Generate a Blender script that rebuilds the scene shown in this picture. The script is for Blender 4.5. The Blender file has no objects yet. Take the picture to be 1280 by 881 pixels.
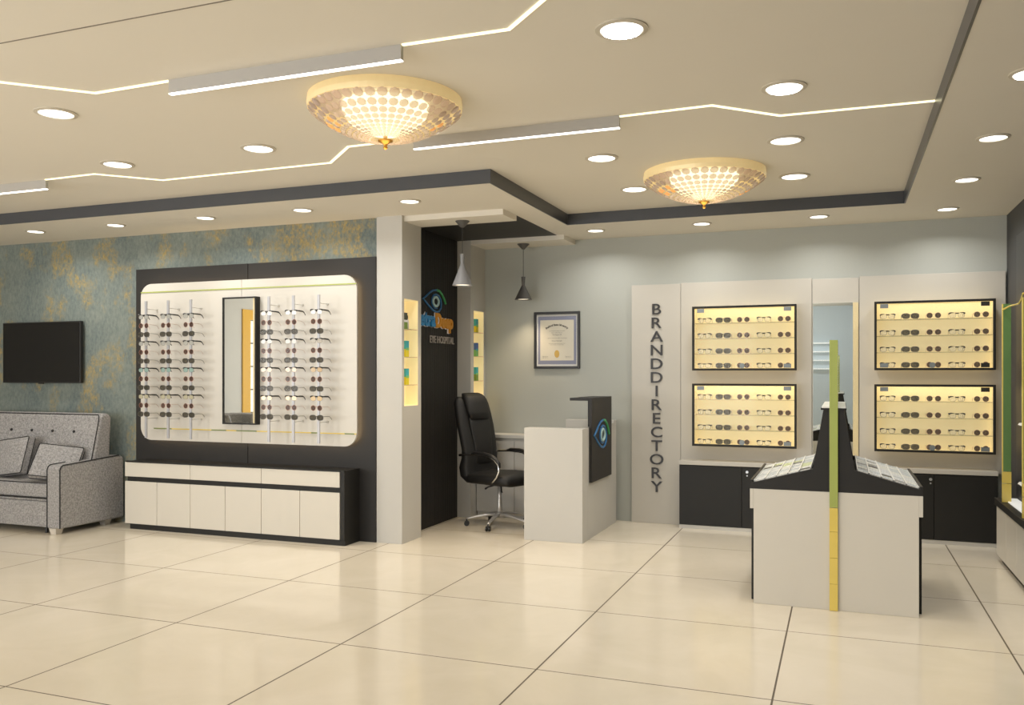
import bpy, bmesh, math, random
from mathutils import Vector, Matrix

# ---------------------------------------------------------------- camera, world, lights, exposure
scene = bpy.context.scene
COL = scene.collection
YAW = math.atan(412 / 1078.8)
cam_d = bpy.data.cameras.new('camera')
cam_d.sensor_width = 36.0
cam_d.lens = 1078.8 / 1280 * 36.0
cam_d.shift_y = 27.0 / 1280
cam_d.clip_start = 0.05
cam = bpy.data.objects.new('camera', cam_d)
cam.location = (0, 0, 1.5)
cam.rotation_euler = (math.radians(90), 0, YAW)
COL.objects.link(cam)
scene.camera = cam

world = bpy.data.worlds.new('world')
scene.world = world
world.use_nodes = True
world.node_tree.nodes['Background'].inputs[0].default_value = (0.75, 0.8, 0.85, 1)
world.node_tree.nodes['Background'].inputs[1].default_value = 0.4

scene.view_settings.view_transform = 'Standard'
scene.view_settings.look = 'None'
scene.view_settings.exposure = 0.0
scene.view_settings.gamma = 1.0
scene.view_settings.use_curve_mapping = False
scene.cycles.use_denoising = True
scene.cycles.max_bounces = 8
scene.cycles.diffuse_bounces = 5
scene.cycles.glossy_bounces = 4
scene.cycles.transparent_max_bounces = 24
scene.cycles.sample_clamp_indirect = 4.0

FRONT_WINDOW_W = 235.0      # daylight through the shop front behind the camera
SIDE_WINDOW_W = 130.0        # daylight through the window in the left wall
DOWNLIGHT_W = 6.0
WARM = (1.0, 0.985, 0.95)


def add_light(name, kind, loc, power, color=(1, 1, 1), rot=(0, 0, 0), **kw):
    d = bpy.data.lights.new(name, kind)
    d.energy = power
    d.color = color
    for k, v in kw.items():
        setattr(d, k, v)
    o = bpy.data.objects.new(name, d)
    o.location = loc
    o.rotation_euler = rot
    COL.objects.link(o)
    return o


R90 = math.pi / 2
# shop-front window light (points to +Y) and side window light (points to +X)
add_light('shop_front_daylight', 'AREA', (-5.4, -2.85, 1.45), FRONT_WINDOW_W, (1.0, 1.0, 1.0), (R90, 0, 0), shape='RECTANGLE', size=7.2, size_y=2.3)
add_light('side_window_daylight', 'AREA', (-9.93, -0.6, 1.64), SIDE_WINDOW_W, (1.0, 1.0, 1.0), (R90, 0, -R90), shape='RECTANGLE', size=1.7, size_y=1.6)

add_light('added_front_wall_fill', 'AREA', (-0.6, -0.9, 2.88), 32.0, (0.97, 0.99, 1.0), (math.radians(-52), 0, 0), shape='RECTANGLE', size=3.2, size_y=0.4)  # added unseen fill light, brightens the front wall for the tall mirror


# ---------------------------------------------------------------- materials
def lin(c):
    return tuple(((v / 255) / 12.92 if v / 255 <= 0.04045 else ((v / 255 + 0.055) / 1.055) ** 2.4) for v in c) + (1,)


MATS = {}


def mat(name, rgb, rough=0.5, metal=0.0, emit=None, strength=0.0, noise=0.0, nscale=20.0, spec=0.5, bump=0.0, bscale=200.0, coat=0.0):
    if name in MATS:
        return MATS[name]
    m = bpy.data.materials.new(name)
    m.use_nodes = True
    nt = m.node_tree
    p = nt.nodes['Principled BSDF']
    p.inputs['Base Color'].default_value = lin(rgb)
    p.inputs['Roughness'].default_value = rough
    p.inputs['Metallic'].default_value = metal
    p.inputs['Specular IOR Level'].default_value = spec
    p.inputs['Coat Weight'].default_value = coat
    if emit:
        p.inputs['Emission Color'].default_value = lin(emit)
        p.inputs['Emission Strength'].default_value = strength
    tc = nt.nodes.new('ShaderNodeTexCoord')
    if noise:
        n = nt.nodes.new('ShaderNodeTexNoise')
        n.inputs['Scale'].default_value = nscale
        n.inputs['Detail'].default_value = 4
        r = nt.nodes.new('ShaderNodeMapRange')
        r.inputs['To Min'].default_value = 1 - noise
        r.inputs['To Max'].default_value = 1 + noise
        h = nt.nodes.new('ShaderNodeHueSaturation')
        h.inputs['Color'].default_value = lin(rgb)
        nt.links.new(tc.outputs['Object'], n.inputs['Vector'])
        nt.links.new(n.outputs['Fac'], r.inputs['Value'])
        nt.links.new(r.outputs['Result'], h.inputs['Value'])
        nt.links.new(h.outputs['Color'], p.inputs['Base Color'])
    if bump:
        n2 = nt.nodes.new('ShaderNodeTexNoise')
        n2.inputs['Scale'].default_value = bscale
        b = nt.nodes.new('ShaderNodeBump')
        b.inputs['Strength'].default_value = bump
        b.inputs['Distance'].default_value = 0.004
        nt.links.new(tc.outputs['Object'], n2.inputs['Vector'])
        nt.links.new(n2.outputs['Fac'], b.inputs['Height'])
        nt.links.new(b.outputs['Normal'], p.inputs['Normal'])
    MATS[name] = m
    return m


def emission(name, rgb, strength):
    if name in MATS:
        return MATS[name]
    m = bpy.data.materials.new(name)
    m.use_nodes = True
    nt = m.node_tree
    nt.nodes.clear()
    e = nt.nodes.new('ShaderNodeEmission')
    e.inputs[0].default_value = lin(rgb)
    e.inputs[1].default_value = strength
    o = nt.nodes.new('ShaderNodeOutputMaterial')
    nt.links.new(e.outputs[0], o.inputs[0])
    MATS[name] = m
    return m


def glass(name, rgb, alpha, rough=0.05, gloss=0.12, spec=0.5, trans=0.0):
    """thin tinted sheet: part see-through, part surface colour, with a fresnel gloss"""
    if name in MATS:
        return MATS[name]
    m = bpy.data.materials.new(name)
    m.use_nodes = True
    nt = m.node_tree
    nt.nodes.clear()
    t = nt.nodes.new('ShaderNodeBsdfTransparent')
    d = nt.nodes.new('ShaderNodeBsdfPrincipled')
    d.inputs['Base Color'].default_value = lin(rgb)
    d.inputs['Roughness'].default_value = rough
    d.inputs['Specular IOR Level'].default_value = spec
    g = nt.nodes.new('ShaderNodeBsdfGlossy')
    g.inputs['Roughness'].default_value = rough
    f = nt.nodes.new('ShaderNodeLayerWeight')
    f.inputs['Blend'].default_value = gloss
    mx = nt.nodes.new('ShaderNodeMixShader')
    mx.inputs[0].default_value = alpha
    m2 = nt.nodes.new('ShaderNodeMixShader')
    o = nt.nodes.new('ShaderNodeOutputMaterial')
    nt.links.new(t.outputs[0], mx.inputs[1])
    if trans:
        tl = nt.nodes.new('ShaderNodeBsdfTranslucent')
        tl.inputs['Color'].default_value = lin(rgb)
        m3 = nt.nodes.new('ShaderNodeMixShader')
        m3.inputs[0].default_value = trans
        nt.links.new(d.outputs[0], m3.inputs[1])
        nt.links.new(tl.outputs[0], m3.inputs[2])
        nt.links.new(m3.outputs[0], mx.inputs[2])
    else:
        nt.links.new(d.outputs[0], mx.inputs[2])
    nt.links.new(f.outputs['Fresnel'], m2.inputs[0])
    nt.links.new(mx.outputs[0], m2.inputs[1])
    nt.links.new(g.outputs[0], m2.inputs[2])
    nt.links.new(m2.outputs[0], o.inputs[0])
    MATS[name] = m
    return m


CEIL = mat('ceiling_paint', (222, 216, 204), 0.7, noise=0.012, nscale=3)
FASCIA = mat('fascia_charcoal', (71, 73, 78), 0.32)
WALLG = mat('back_wall_paint', (173, 175, 168), 0.6, noise=0.02, nscale=60, bump=0.08, bscale=150)
CHAR = mat('charcoal_laminate', (37, 35, 33), 0.5, noise=0.04, nscale=12, spec=0.35)
BLACKL = mat('dark_laminate', (35, 34, 32), 0.5, noise=0.04, nscale=15, spec=0.3)
CREAM = mat('cream_laminate', (211, 205, 193), 0.38, noise=0.012, nscale=6)
WHITEP = mat('white_pillar_paint', (194, 191, 184), 0.5, noise=0.012, nscale=8)
BOARDW = mat('white_board_gloss', (208, 203, 193), 0.3, noise=0.01, nscale=5)
PANELW = mat('pale_wall_panel', (189, 184, 174), 0.45, noise=0.012, nscale=6)
SEAM = mat('joint_line_grey', (120, 112, 100), 0.8, noise=0.05)  # dark grey of the ceiling joint line
STEEL = mat('brushed_steel', (190, 190, 192), 0.3, 1.0, noise=0.03, nscale=80)
ALU = mat('satin_aluminium', (205, 203, 200), 0.35, 0.6, noise=0.02, nscale=60)
CHROME = mat('chrome', (215, 215, 215), 0.12, 1.0, noise=0.01)
LEATHER = mat('black_leather', (17, 16, 15), 0.55, noise=0.15, nscale=30, bump=0.15, bscale=180)
BLACKP = mat('black_plastic', (26, 25, 25), 0.4, noise=0.1)
PIPING = mat('black_piping', (28, 27, 28), 0.7, noise=0.1)
MIRROR = mat('mirror_silver', (232, 236, 236), 0.015, 1.0, noise=0.002)
SCREEN = mat('television_screen', (12, 12, 12), 0.25, noise=0.05)
GLASSD = glass('door_glass', (240, 240, 235), 0.03)
SHELFG = glass('shelf_glass', (150, 165, 110), 0.28)
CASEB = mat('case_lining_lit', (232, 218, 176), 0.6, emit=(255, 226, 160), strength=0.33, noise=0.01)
WLIGHT = emission('white_light', (255, 252, 244), 3.5)
LINE = emission('warm_line_light', (255, 244, 196), 2.2)
CLIP = mat('grey_metal_clip', (128, 134, 136), 0.4, 0.3, noise=0.03)
DARKCLIP = mat('dark_metal_clip', (48, 46, 40), 0.45, 0.3, noise=0.03)
OLIVE = mat('olive_glass_edge', (165, 175, 92), 0.25, noise=0.04, nscale=14, coat=0.5)
YELLOW = mat('yellow_glass_edge', (226, 200, 98), 0.22, noise=0.05, nscale=10, coat=0.5)
GREEN = mat('green_glass', (98, 132, 74), 0.2, noise=0.12, nscale=7, coat=0.5)
LEDSTRIP = mat('led_strip_cover', (206, 190, 150), 0.5, emit=(255, 226, 160), strength=0.07, noise=0.12, nscale=90)
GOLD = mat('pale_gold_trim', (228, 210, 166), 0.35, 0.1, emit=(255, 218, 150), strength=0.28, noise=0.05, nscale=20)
BRASS = mat('brass_finial', (186, 140, 66), 0.3, 0.8, noise=0.03)
SHADE = mat('grey_lamp_shade', (128, 128, 130), 0.5, noise=0.02)
DSHADE = mat('dark_grey_lamp_shade', (82, 80, 78), 0.5, noise=0.02)
LAMPIN = emission('lamp_glow', (255, 238, 208), 2.0)
LBLUE = mat('letter_blue', (44, 136, 196), 0.4, noise=0.02)
LORANGE = mat('letter_orange', (208, 142, 30), 0.4, noise=0.02)
LWHITE = mat('letter_white', (238, 236, 240), 0.4, noise=0.01)
LSILVER = mat('letter_silver', (170, 162, 154), 0.4, noise=0.02)
LBLACK = mat('letter_black', (30, 27, 26), 0.4, noise=0.02)
EBLUE = mat('eye_blue', (52, 112, 164), 0.4, noise=0.02)
EGREEN = mat('eye_green', (66, 160, 98), 0.4, noise=0.02)
EPALE = mat('eye_pale_ring', (176, 206, 206), 0.4, noise=0.02)
YWALL = mat('yellow_wall_paint', (206, 158, 26), 0.55, noise=0.02)
PAPER = mat('certificate_paper', (214, 208, 192), 0.6, noise=0.02)
PBORDER = mat('certificate_border', (132, 136, 158), 0.6, noise=0.25, nscale=120)
INK = mat('certificate_ink', (84, 80, 72), 0.7, noise=0.05)
SEALG = mat('gold_seal', (196, 160, 70), 0.4, noise=0.15, nscale=90)
WHITEPL = mat('white_plastic', (228, 226, 220), 0.4, noise=0.01)
TILEG = mat('self_glowing_white_glass', (245, 245, 242), 0.2, emit=(255, 255, 250), strength=0.35, noise=0.005)


def fabric():
    m = mat('grey_tweed', (138, 134, 132), 0.9, bump=0.5, bscale=260)
    nt = m.node_tree
    p = nt.nodes['Principled BSDF']
    tc = nt.nodes['Texture Coordinate']
    n = nt.nodes.new('ShaderNodeTexNoise')
    n.inputs['Scale'].default_value = 170
    n.inputs['Detail'].default_value = 3
    n3 = nt.nodes.new('ShaderNodeTexNoise')
    n3.inputs['Scale'].default_value = 60
    n3.inputs['Detail'].default_value = 5
    add = nt.nodes.new('ShaderNodeMath')
    add.operation = 'MULTIPLY_ADD'
    add.inputs[1].default_value = 0.5
    hlf = nt.nodes.new('ShaderNodeMath')
    hlf.operation = 'MULTIPLY'
    hlf.inputs[1].default_value = 0.5
    cr = nt.nodes.new('ShaderNodeValToRGB')
    cr.color_ramp.elements[0].position = 0.34
    cr.color_ramp.elements[0].color = lin((112, 110, 110))
    cr.color_ramp.elements[1].position = 0.66
    cr.color_ramp.elements[1].color = lin((186, 183, 181))
    nt.links.new(tc.outputs['Object'], n.inputs['Vector'])
    nt.links.new(tc.outputs['Object'], n3.inputs['Vector'])
    nt.links.new(n3.outputs['Fac'], hlf.inputs[0])
    nt.links.new(n.outputs['Fac'], add.inputs[0])
    nt.links.new(hlf.outputs[0], add.inputs[2])
    nt.links.new(add.outputs[0], cr.inputs[0])
    nt.links.new(cr.outputs[0], p.inputs['Base Color'])
    return m


TWEED = fabric()


def wallpaper():
    m = mat('patina_wallpaper', (128, 142, 136), 0.7)
    nt = m.node_tree
    p = nt.nodes['Principled BSDF']
    tc = nt.nodes['Texture Coordinate']
    L = nt.links.new

    def noise(scale, detail, sc=(1, 1, 1), rough=0.5):
        mp = nt.nodes.new('ShaderNodeMapping')
        mp.inputs['Scale'].default_value = sc
        n = nt.nodes.new('ShaderNodeTexNoise')
        n.inputs['Scale'].default_value = scale
        n.inputs['Detail'].default_value = detail
        n.inputs['Roughness'].default_value = rough
        L(tc.outputs['Object'], mp.inputs['Vector'])
        L(mp.outputs[0], n.inputs['Vector'])
        return n.outputs['Fac']

    def ramp(src, p0, c0, p1, c1):
        r = nt.nodes.new('ShaderNodeValToRGB')
        r.color_ramp.elements[0].position = p0
        r.color_ramp.elements[0].color = c0
        r.color_ramp.elements[1].position = p1
        r.color_ramp.elements[1].color = c1
        L(src, r.inputs[0])
        return r.outputs[0]

    def mix(fac, a, b):
        x = nt.nodes.new('ShaderNodeMix')
        x.data_type = 'RGBA'
        if isinstance(fac, float):
            x.inputs[0].default_value = fac
        else:
            L(fac, x.inputs[0])
        L(a, x.inputs[6])
        L(b, x.inputs[7])
        return x.outputs[2]

    base = ramp(noise(2.2, 6), 0.35, lin((96, 110, 112)), 0.65, lin((130, 138, 130)))
    fine = ramp(noise(34, 7, (1.2, 1, 0.6), 0.75), 0.34, lin((78, 92, 94)), 0.66, lin((150, 156, 144)))
    c = mix(0.45, base, fine)
    gold = ramp(noise(60, 4, (1, 1, 0.6)), 0.3, lin((138, 124, 84)), 0.7, lin((184, 160, 98)))
    patch = ramp(noise(1.7, 9, (1.2, 1, 0.8), 0.64), 0.515, (0, 0, 0, 1), 0.575, (1, 1, 1, 1))
    grain = ramp(noise(22, 8, (1, 1, 0.7), 0.8), 0.43, (0, 0, 0, 1), 0.60, (1, 1, 1, 1))
    mul = nt.nodes.new('ShaderNodeMath')
    mul.operation = 'MULTIPLY'
    L(patch, mul.inputs[0])
    L(grain, mul.inputs[1])
    c = mix(mul.outputs[0], c, gold)
    L(c, p.inputs['Base Color'])
    return m


WPAPER = wallpaper()


def floor_material():
    m = mat('polished_marble_tile', (228, 212, 184), 0.12)
    nt = m.node_tree
    p = nt.nodes['Principled BSDF']
    tc = nt.nodes['Texture Coordinate']
    L = nt.links.new
    n = nt.nodes.new('ShaderNodeTexNoise')
    n.inputs['Scale'].default_value = 1.6
    n.inputs['Detail'].default_value = 8
    n.inputs['Roughness'].default_value = 0.6
    n.inputs['Distortion'].default_value = 0.8
    L(tc.outputs['Object'], n.inputs['Vector'])
    r = nt.nodes.new('ShaderNodeValToRGB')
    r.color_ramp.elements[0].position = 0.35
    r.color_ramp.elements[0].color = lin((220, 209, 188))
    r.color_ramp.elements[1].position = 0.65
    r.color_ramp.elements[1].color = lin((227, 216, 197))
    L(n.outputs['Fac'], r.inputs[0])
    sep = nt.nodes.new('ShaderNodeSeparateXYZ')
    L(tc.outputs['Object'], sep.inputs[0])

    def grout(out, off, pitch, half):
        a = nt.nodes.new('ShaderNodeMath')
        a.operation = 'SUBTRACT'
        L(out, a.inputs[0])
        a.inputs[1].default_value = off
        b = nt.nodes.new('ShaderNodeMath')
        b.operation = 'PINGPONG'
        L(a.outputs[0], b.inputs[0])
        b.inputs[1].default_value = pitch / 2
        # pingpong is 0 on every line and pitch/2 between two lines
        c = nt.nodes.new('ShaderNodeMath')
        c.operation = 'LESS_THAN'
        L(b.outputs[0], c.inputs[0])
        c.inputs[1].default_value = half
        return c.outputs[0]

    gx = grout(sep.outputs[0], -0.582, 1.151, 0.0046)
    gy = grout(sep.outputs[1], 4.722, 1.137, 0.0040)
    mx = nt.nodes.new('ShaderNodeMath')
    mx.operation = 'MAXIMUM'
    L(gx, mx.inputs[0])
    L(gy, mx.inputs[1])
    mixc = nt.nodes.new('ShaderNodeMix')
    mixc.data_type = 'RGBA'
    L(mx.outputs[0], mixc.inputs[0])
    L(r.outputs[0], mixc.inputs[6])
    mixc.inputs[7].default_value = lin((96, 84, 68))
    L(mixc.outputs[2], p.inputs['Base Color'])
    mr = nt.nodes.new('ShaderNodeMapRange')
    mr.inputs['To Min'].default_value = 0.13
    mr.inputs['To Max'].default_value = 0.6
    L(mx.outputs[0], mr.inputs['Value'])
    L(mr.outputs[0], p.inputs['Roughness'])
    p.inputs['Specular IOR Level'].default_value = 0.42
    return m


FLOORM = floor_material()


def slat_material():
    m = mat('fluted_black_panel', (34, 31, 29), 0.5, noise=0.06, nscale=20)
    return m


SLATM = slat_material()


def dish_material():
    """pale frosted glass, half clear"""
    return glass('frosted_crystal', (222, 204, 200), 0.26, 0.12, 0.12, 0.4, 0.35)


DISH = dish_material()
BEAD = glass('crystal_bead', (238, 220, 212), 0.52, 0.08, 0.12, 0.4, 0.65)
CORE = emission('lamp_core', (255, 240, 186), 2.4)
AMBER = mat('amber_crystal', (238, 176, 110), 0.2, emit=(255, 170, 80), strength=0.3, noise=0.05)

# ---------------------------------------------------------------- building helpers
OFF = {}


class B:
    """collects shapes in world coordinates and links them as ONE mesh object"""

    def __init__(self):
        self.bm = bmesh.new()
        self.mi = 0

    def face(self, vs):
        try:
            f = self.bm.faces.new(vs)
            f.material_index = self.mi
            return f
        except ValueError:
            return None

    def box(self, x0, x1, y0, y1, z0, z1):
        c = [self.bm.verts.new((x, y, z)) for x in (x0, x1) for y in (y0, y1) for z in (z0, z1)]
        for q in ((0, 1, 3, 2), (4, 6, 7, 5), (0, 4, 5, 1), (2, 3, 7, 6), (0, 2, 6, 4), (1, 5, 7, 3)):
            self.face([c[i] for i in q])
        return self

    def prism(self, pts, axis, a, b):
        """closed polygon of 2-D points, extruded along axis from a to b"""
        def P(u, v, w):
            return {'x': (w, u, v), 'y': (u, w, v), 'z': (u, v, w)}[axis]
        A = [self.bm.verts.new(P(u, v, a)) for u, v in pts]
        C = [self.bm.verts.new(P(u, v, b)) for u, v in pts]
        self.face(A)
        self.face(C[::-1])
        n = len(pts)
        for i in range(n):
            j = (i + 1) % n
            self.face([A[i], C[i], C[j], A[j]])
        return self

    def loft(self, loops, caps=True, closed=False):
        vs = [[self.bm.verts.new(p) for p in lp] for lp in loops]
        n = len(vs[0])
        rng = range(len(vs)) if closed else range(len(vs) - 1)
        for k in rng:
            a, b = vs[k], vs[(k + 1) % len(vs)]
            for i in range(n):
                j = (i + 1) % n
                self.face([a[i], a[j], b[j], b[i]])
        if caps and not closed:
            self.face(vs[0][::-1])
            self.face(vs[-1])
        return self

    def tube(self, path, r, n=8, closed=False, flat=None):
        pts = [Vector(p) for p in path]
        loops = []
        N = len(pts)
        prev = None
        for i, p in enumerate(pts):
            if closed:
                t = (pts[(i + 1) % N] - pts[i - 1]).normalized()
            else:
                t = (pts[min(i + 1, N - 1)] - pts[max(i - 1, 0)]).normalized()
            if prev is None:
                up = Vector((0, 0, 1)) if abs(t.z) < 0.9 else Vector((0, 1, 0))
                u = t.cross(up).normalized()
            else:
                u = (prev - t * prev.dot(t)).normalized()
            prev = u
            v = t.cross(u)
            rr = r[i] if isinstance(r, (list, tuple)) else r
            ru, rv = (rr, rr) if flat is None else (rr * flat[0], rr * flat[1])
            loops.append([p + u * math.cos(2 * math.pi * k / n) * ru + v * math.sin(2 * math.pi * k / n) * rv for k in range(n)])
        return self.loft(loops, caps=not closed, closed=closed)

    def lathe(self, prof, c=(0, 0), n=32):
        """profile (radius, z) turned around the vertical through c"""
        loops = []
        for r, z in prof:
            loops.append([(c[0] + max(r, 1e-4) * math.cos(2 * math.pi * k / n), c[1] + max(r, 1e-4) * math.sin(2 * math.pi * k / n), z) for k in range(n)])
        return self.loft(loops)

    def mesh(self, me, M):
        me2 = me.copy()
        me2.transform(M)
        self.bm.from_mesh(me2)
        bpy.data.meshes.remove(me2)
        return self

    def build(self, name, m, parent=None, bevel=0.0, smooth=False, seg=2):
        bmesh.ops.recalc_face_normals(self.bm, faces=self.bm.faces)
        me = bpy.data.meshes.new(name)
        for x in (m if isinstance(m, (list, tuple)) else [m]):
            me.materials.append(x)
        if parent is None:
            vs = [v.co for v in self.bm.verts]
            lo = Vector((min(v.x for v in vs), min(v.y for v in vs), min(v.z for v in vs)))
            hi = Vector((max(v.x for v in vs), max(v.y for v in vs), max(v.z for v in vs)))
            off = Vector(((lo.x + hi.x) / 2, (lo.y + hi.y) / 2, lo.z))
        else:
            off = OFF[parent.name]
        bmesh.ops.translate(self.bm, verts=self.bm.verts, vec=-off)
        self.bm.to_mesh(me)
        self.bm.free()
        o = bpy.data.objects.new(name, me)
        COL.objects.link(o)
        if parent is None:
            o.location = off
        else:
            o.parent = parent
        OFF[o.name] = off
        if smooth:
            for p in me.polygons:
                p.use_smooth = True
        if bevel:
            b = o.modifiers.new('bevel', 'BEVEL')
            b.width = bevel
            b.segments = seg
            b.limit_method = 'ANGLE'
            b.angle_limit = math.radians(40)
        return o


def thing(name, label, cat, loc, group=None, rz=0.0):
    o = bpy.data.objects.new(name, None)
    o.empty_display_size = 0.1
    COL.objects.link(o)
    o.location = loc
    o.rotation_euler = (0, 0, rz)
    OFF[o.name] = Vector(loc) if not rz else Vector((0, 0, 0))
    return tag(o, label, cat, group)


def tag(o, label, cat, group=None):
    o['label'] = label
    o['category'] = cat
    if group:
        o['group'] = group
    return o


def struct(o, label=None):
    o['kind'] = 'structure'
    if label:
        o['label'] = label
    return o


def copy_tree(o, loc, label, group=None):
    c = o.copy()
    COL.objects.link(c)
    c.location = loc
    c['label'] = label
    if group:
        c['group'] = group
    for ch in o.children:
        d = ch.copy()
        COL.objects.link(d)
        d.parent = c
        for g in ch.children:
            e = g.copy()
            COL.objects.link(e)
            e.parent = d
    return c


def rounded(x0, x1, z0, z1, r, n=8):
    pts = []
    for cx, cz, a0 in ((x1 - r, z1 - r, 0), (x0 + r, z1 - r, 90), (x0 + r, z0 + r, 180), (x1 - r, z0 + r, 270)):
        for k in range(n + 1):
            a = math.radians(a0 + 90 * k / n)
            pts.append((cx + r * math.cos(a), cz + r * math.sin(a)))
    return pts


def sup(cx, cz, a, b, e, n=24):
    """superellipse outline"""
    out = []
    for k in range(n):
        t = 2 * math.pi * k / n
        c, s = math.cos(t), math.sin(t)
        out.append((cx + a * math.copysign(abs(c) ** (2 / e), c), cz + b * math.copysign(abs(s) ** (2 / e), s)))
    return out


def text_mesh(s, size, extrude=0.004, offset=0.0, align='LEFT'):
    cu = bpy.data.curves.new('text', 'FONT')
    cu.body = s
    cu.size = size
    cu.extrude = extrude
    cu.offset = offset
    cu.align_x = align
    cu.resolution_u = 4
    o = bpy.data.objects.new('text', cu)
    COL.objects.link(o)
    dg = bpy.context.evaluated_depsgraph_get()
    me = bpy.data.meshes.new_from_object(o.evaluated_get(dg))
    bpy.data.objects.remove(o)
    me.materials.clear()
    return me


FACE_Y = Matrix(((1, 0, 0, 0), (0, 0, -1, 0), (0, 1, 0, 0), (0, 0, 0, 1)))      # reads from -Y
FACE_X = Matrix(((0, 0, 1, 0), (1, 0, 0, 0), (0, 1, 0, 0), (0, 0, 0, 1)))       # reads from +X


def T(x, y, z):
    return Matrix.Translation((x, y, z))


def fit(me, w=None, h=None):
    """scale a text mesh to a width / height, with its lower left corner at the origin"""
    xs = [v.co.x for v in me.vertices]
    ys = [v.co.y for v in me.vertices]
    sx = w / (max(xs) - min(xs)) if w else 1
    sy = h / (max(ys) - min(ys)) if h else sx
    me.transform(Matrix.Diagonal((sx, sy, 1, 1)) @ T(-min(xs), -min(ys), 0))
    return me


# ---------------------------------------------------------------- the room
XL, XR, YB, YF = -10.0, 1.36, 8.66, -3.0
ZL, ZU = 2.9, 3.0
struct(B().box(XL - .1, XR + .1, YF - .1, YB + .1, -0.1, 0).build('floor', FLOORM), 'polished cream marble tiled floor')
c = B()
c.box(XL, XR, YF, YB, ZU, ZU + .1)
c.box(XL, -2.41, 5.85, YB, ZL, ZU)
c.box(-2.41, XR, 7.755, YB, ZL, ZU)
c.box(0.49, XR, YF, 7.755, ZL, ZU)
struct(c.build('ceiling', CEIL), 'cream ceiling with a recessed tray')
fz0, fz1, ft = ZL - 0.002, ZU, 0.012
trims = [((XL, -2.41 + ft), (5.85 - ft, 5.85)), ((-2.41, -2.41 + ft), (5.85, 7.755)), ((-2.41 + ft, 0.49), (7.755 - ft, 7.755)), ((0.49 - ft, 0.49), (YF, 7.755 - ft))]
for i, (xs, ys) in enumerate(trims):
    struct(B().box(*xs, *ys, fz0, fz1).build('trim_%d' % (i + 1), FASCIA), 'charcoal fascia around the ceiling tray')
struct(B().box(XL, .478, 2.825, 2.831, ZU - .002, ZU).build('trim_8', SEAM), 'thin dark joint line across the ceiling')
struct(B().box(XL, -3.874, 6.80, 6.90, 0, ZL).build('wall_back_left', WPAPER), 'teal patina wallpapered wall')
struct(B().box(-4.0, XR + .1, YB, YB + .1, 0, ZL).build('wall_back', WALLG), 'grey green painted wall')
struct(B().box(XR, XR + .1, YF, YB, 0, ZU).build('wall_right', mat('dark_grey_wall', (66, 66, 66), 0.6, noise=0.02)))
lw = B()
lw.box(XL - .1, XL, YF, -1.5, 0, ZU)
lw.box(XL - .1, XL, 0.36, 6.9, 0, ZU)
lw.box(XL - .1, XL, -1.5, 0.36, 0, 0.8)
lw.box(XL - .1, XL, -1.5, 0.36, 2.48, ZU)
struct(lw.build('wall_left', mat('left_wall_paint', (188, 186, 180), 0.6, noise=0.02)))
yp = B()
yp.box(XL, XL + .02, -2.2, -1.5, 0, 2.66).box(XL, XL + .02, 0.36, 0.58, 0, 2.66).box(XL, XL + .02, -1.5, 0.36, 0, 0.8).box(XL, XL + .02, -1.5, 0.36, 2.48, 2.66)
struct(yp.build('wall_left_yellow_panel', YWALL))
w = B()
for k in range(5):
    z = 0.8 + 0.42 * k
    w.box(XL - .06, XL - .02, -1.5, 0.36, z - .012, z + .012)
for y in (-1.5, -0.6, 0.36):
    w.box(XL - .06, XL - .02, y - .015, y + .015, 0.8, 2.48)
w1 = struct(w.build('window_1', BLACKP))
B().box(XL - .09, XL - .08, -1.5, 0.36, 0.8, 2.48).build('pane', emission('daylight_pane', (255, 250, 225), 1.6), w1)
rw = B()
rw.box(XL, -9.0, YF - .1, YF, 0, ZU)
rw.box(-1.8, XR, YF - .1, YF, 0, ZU)
rw.box(-9.0, -1.8, YF - .1, YF, 0, 0.3)
rw.box(-9.0, -1.8, YF - .1, YF, 2.6, ZU)
struct(rw.build('wall_front', mat('front_wall_paint', (194, 205, 210), 0.6, noise=0.02)))
w = B()
for x in (-9.0, -7.2, -5.4, -3.6, -1.8):
    w.box(x - .03, x + .03, YF - .06, YF - .01, 0.3, 2.6)
w.box(-9, -1.8, YF - .06, YF - .01, 0.3, 0.36).box(-9, -1.8, YF - .06, YF - .01, 2.54, 2.6)
w2 = struct(w.build('window_2', BLACKP))
B().box(-9.0, -1.8, YF - .09, YF - .08, 0.3, 2.6).build('pane', emission('daylight_pane_front', (240, 246, 250), 0.9), w2)


# piers with lit niches in their side faces
def pier(name, y0, y1, n0, n1, zn0, zn1, shelves):
    b = B()
    x0, x1 = -3.874, -3.62
    xr = x1 - 0.13
    b.box(x0, xr, y0, y1, 0, ZL)
    b.box(xr, x1, y0, n0, 0, ZL)
    b.box(xr, x1, n1, y1, 0, ZL)
    b.box(xr, x1, n0, n1, 0, zn0)
    b.box(xr, x1, n0, n1, zn1, ZL)
    o = struct(b.build(name, WHITEP))
    e = 0.004
    l = B()
    l.box(xr, xr + e, n0, n1, zn0, zn1)
    l.box(xr, x1 - .002, n0, n0 + e, zn0, zn1)
    l.box(xr, x1 - .002, n1 - e, n1, zn0, zn1)
    l.box(xr, x1 - .002, n0, n1, zn0, zn0 + e)
    l.box(xr, x1 - .002, n0, n1, zn1 - e, zn1)
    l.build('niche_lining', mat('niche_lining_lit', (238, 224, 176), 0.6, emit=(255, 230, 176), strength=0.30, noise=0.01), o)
    for z in shelves:
        B().box(xr + e, x1 - .004, n0 + e, n1 - e, z - .006, z).build('glass_shelf', SHELFG, o)
    return xr


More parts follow.
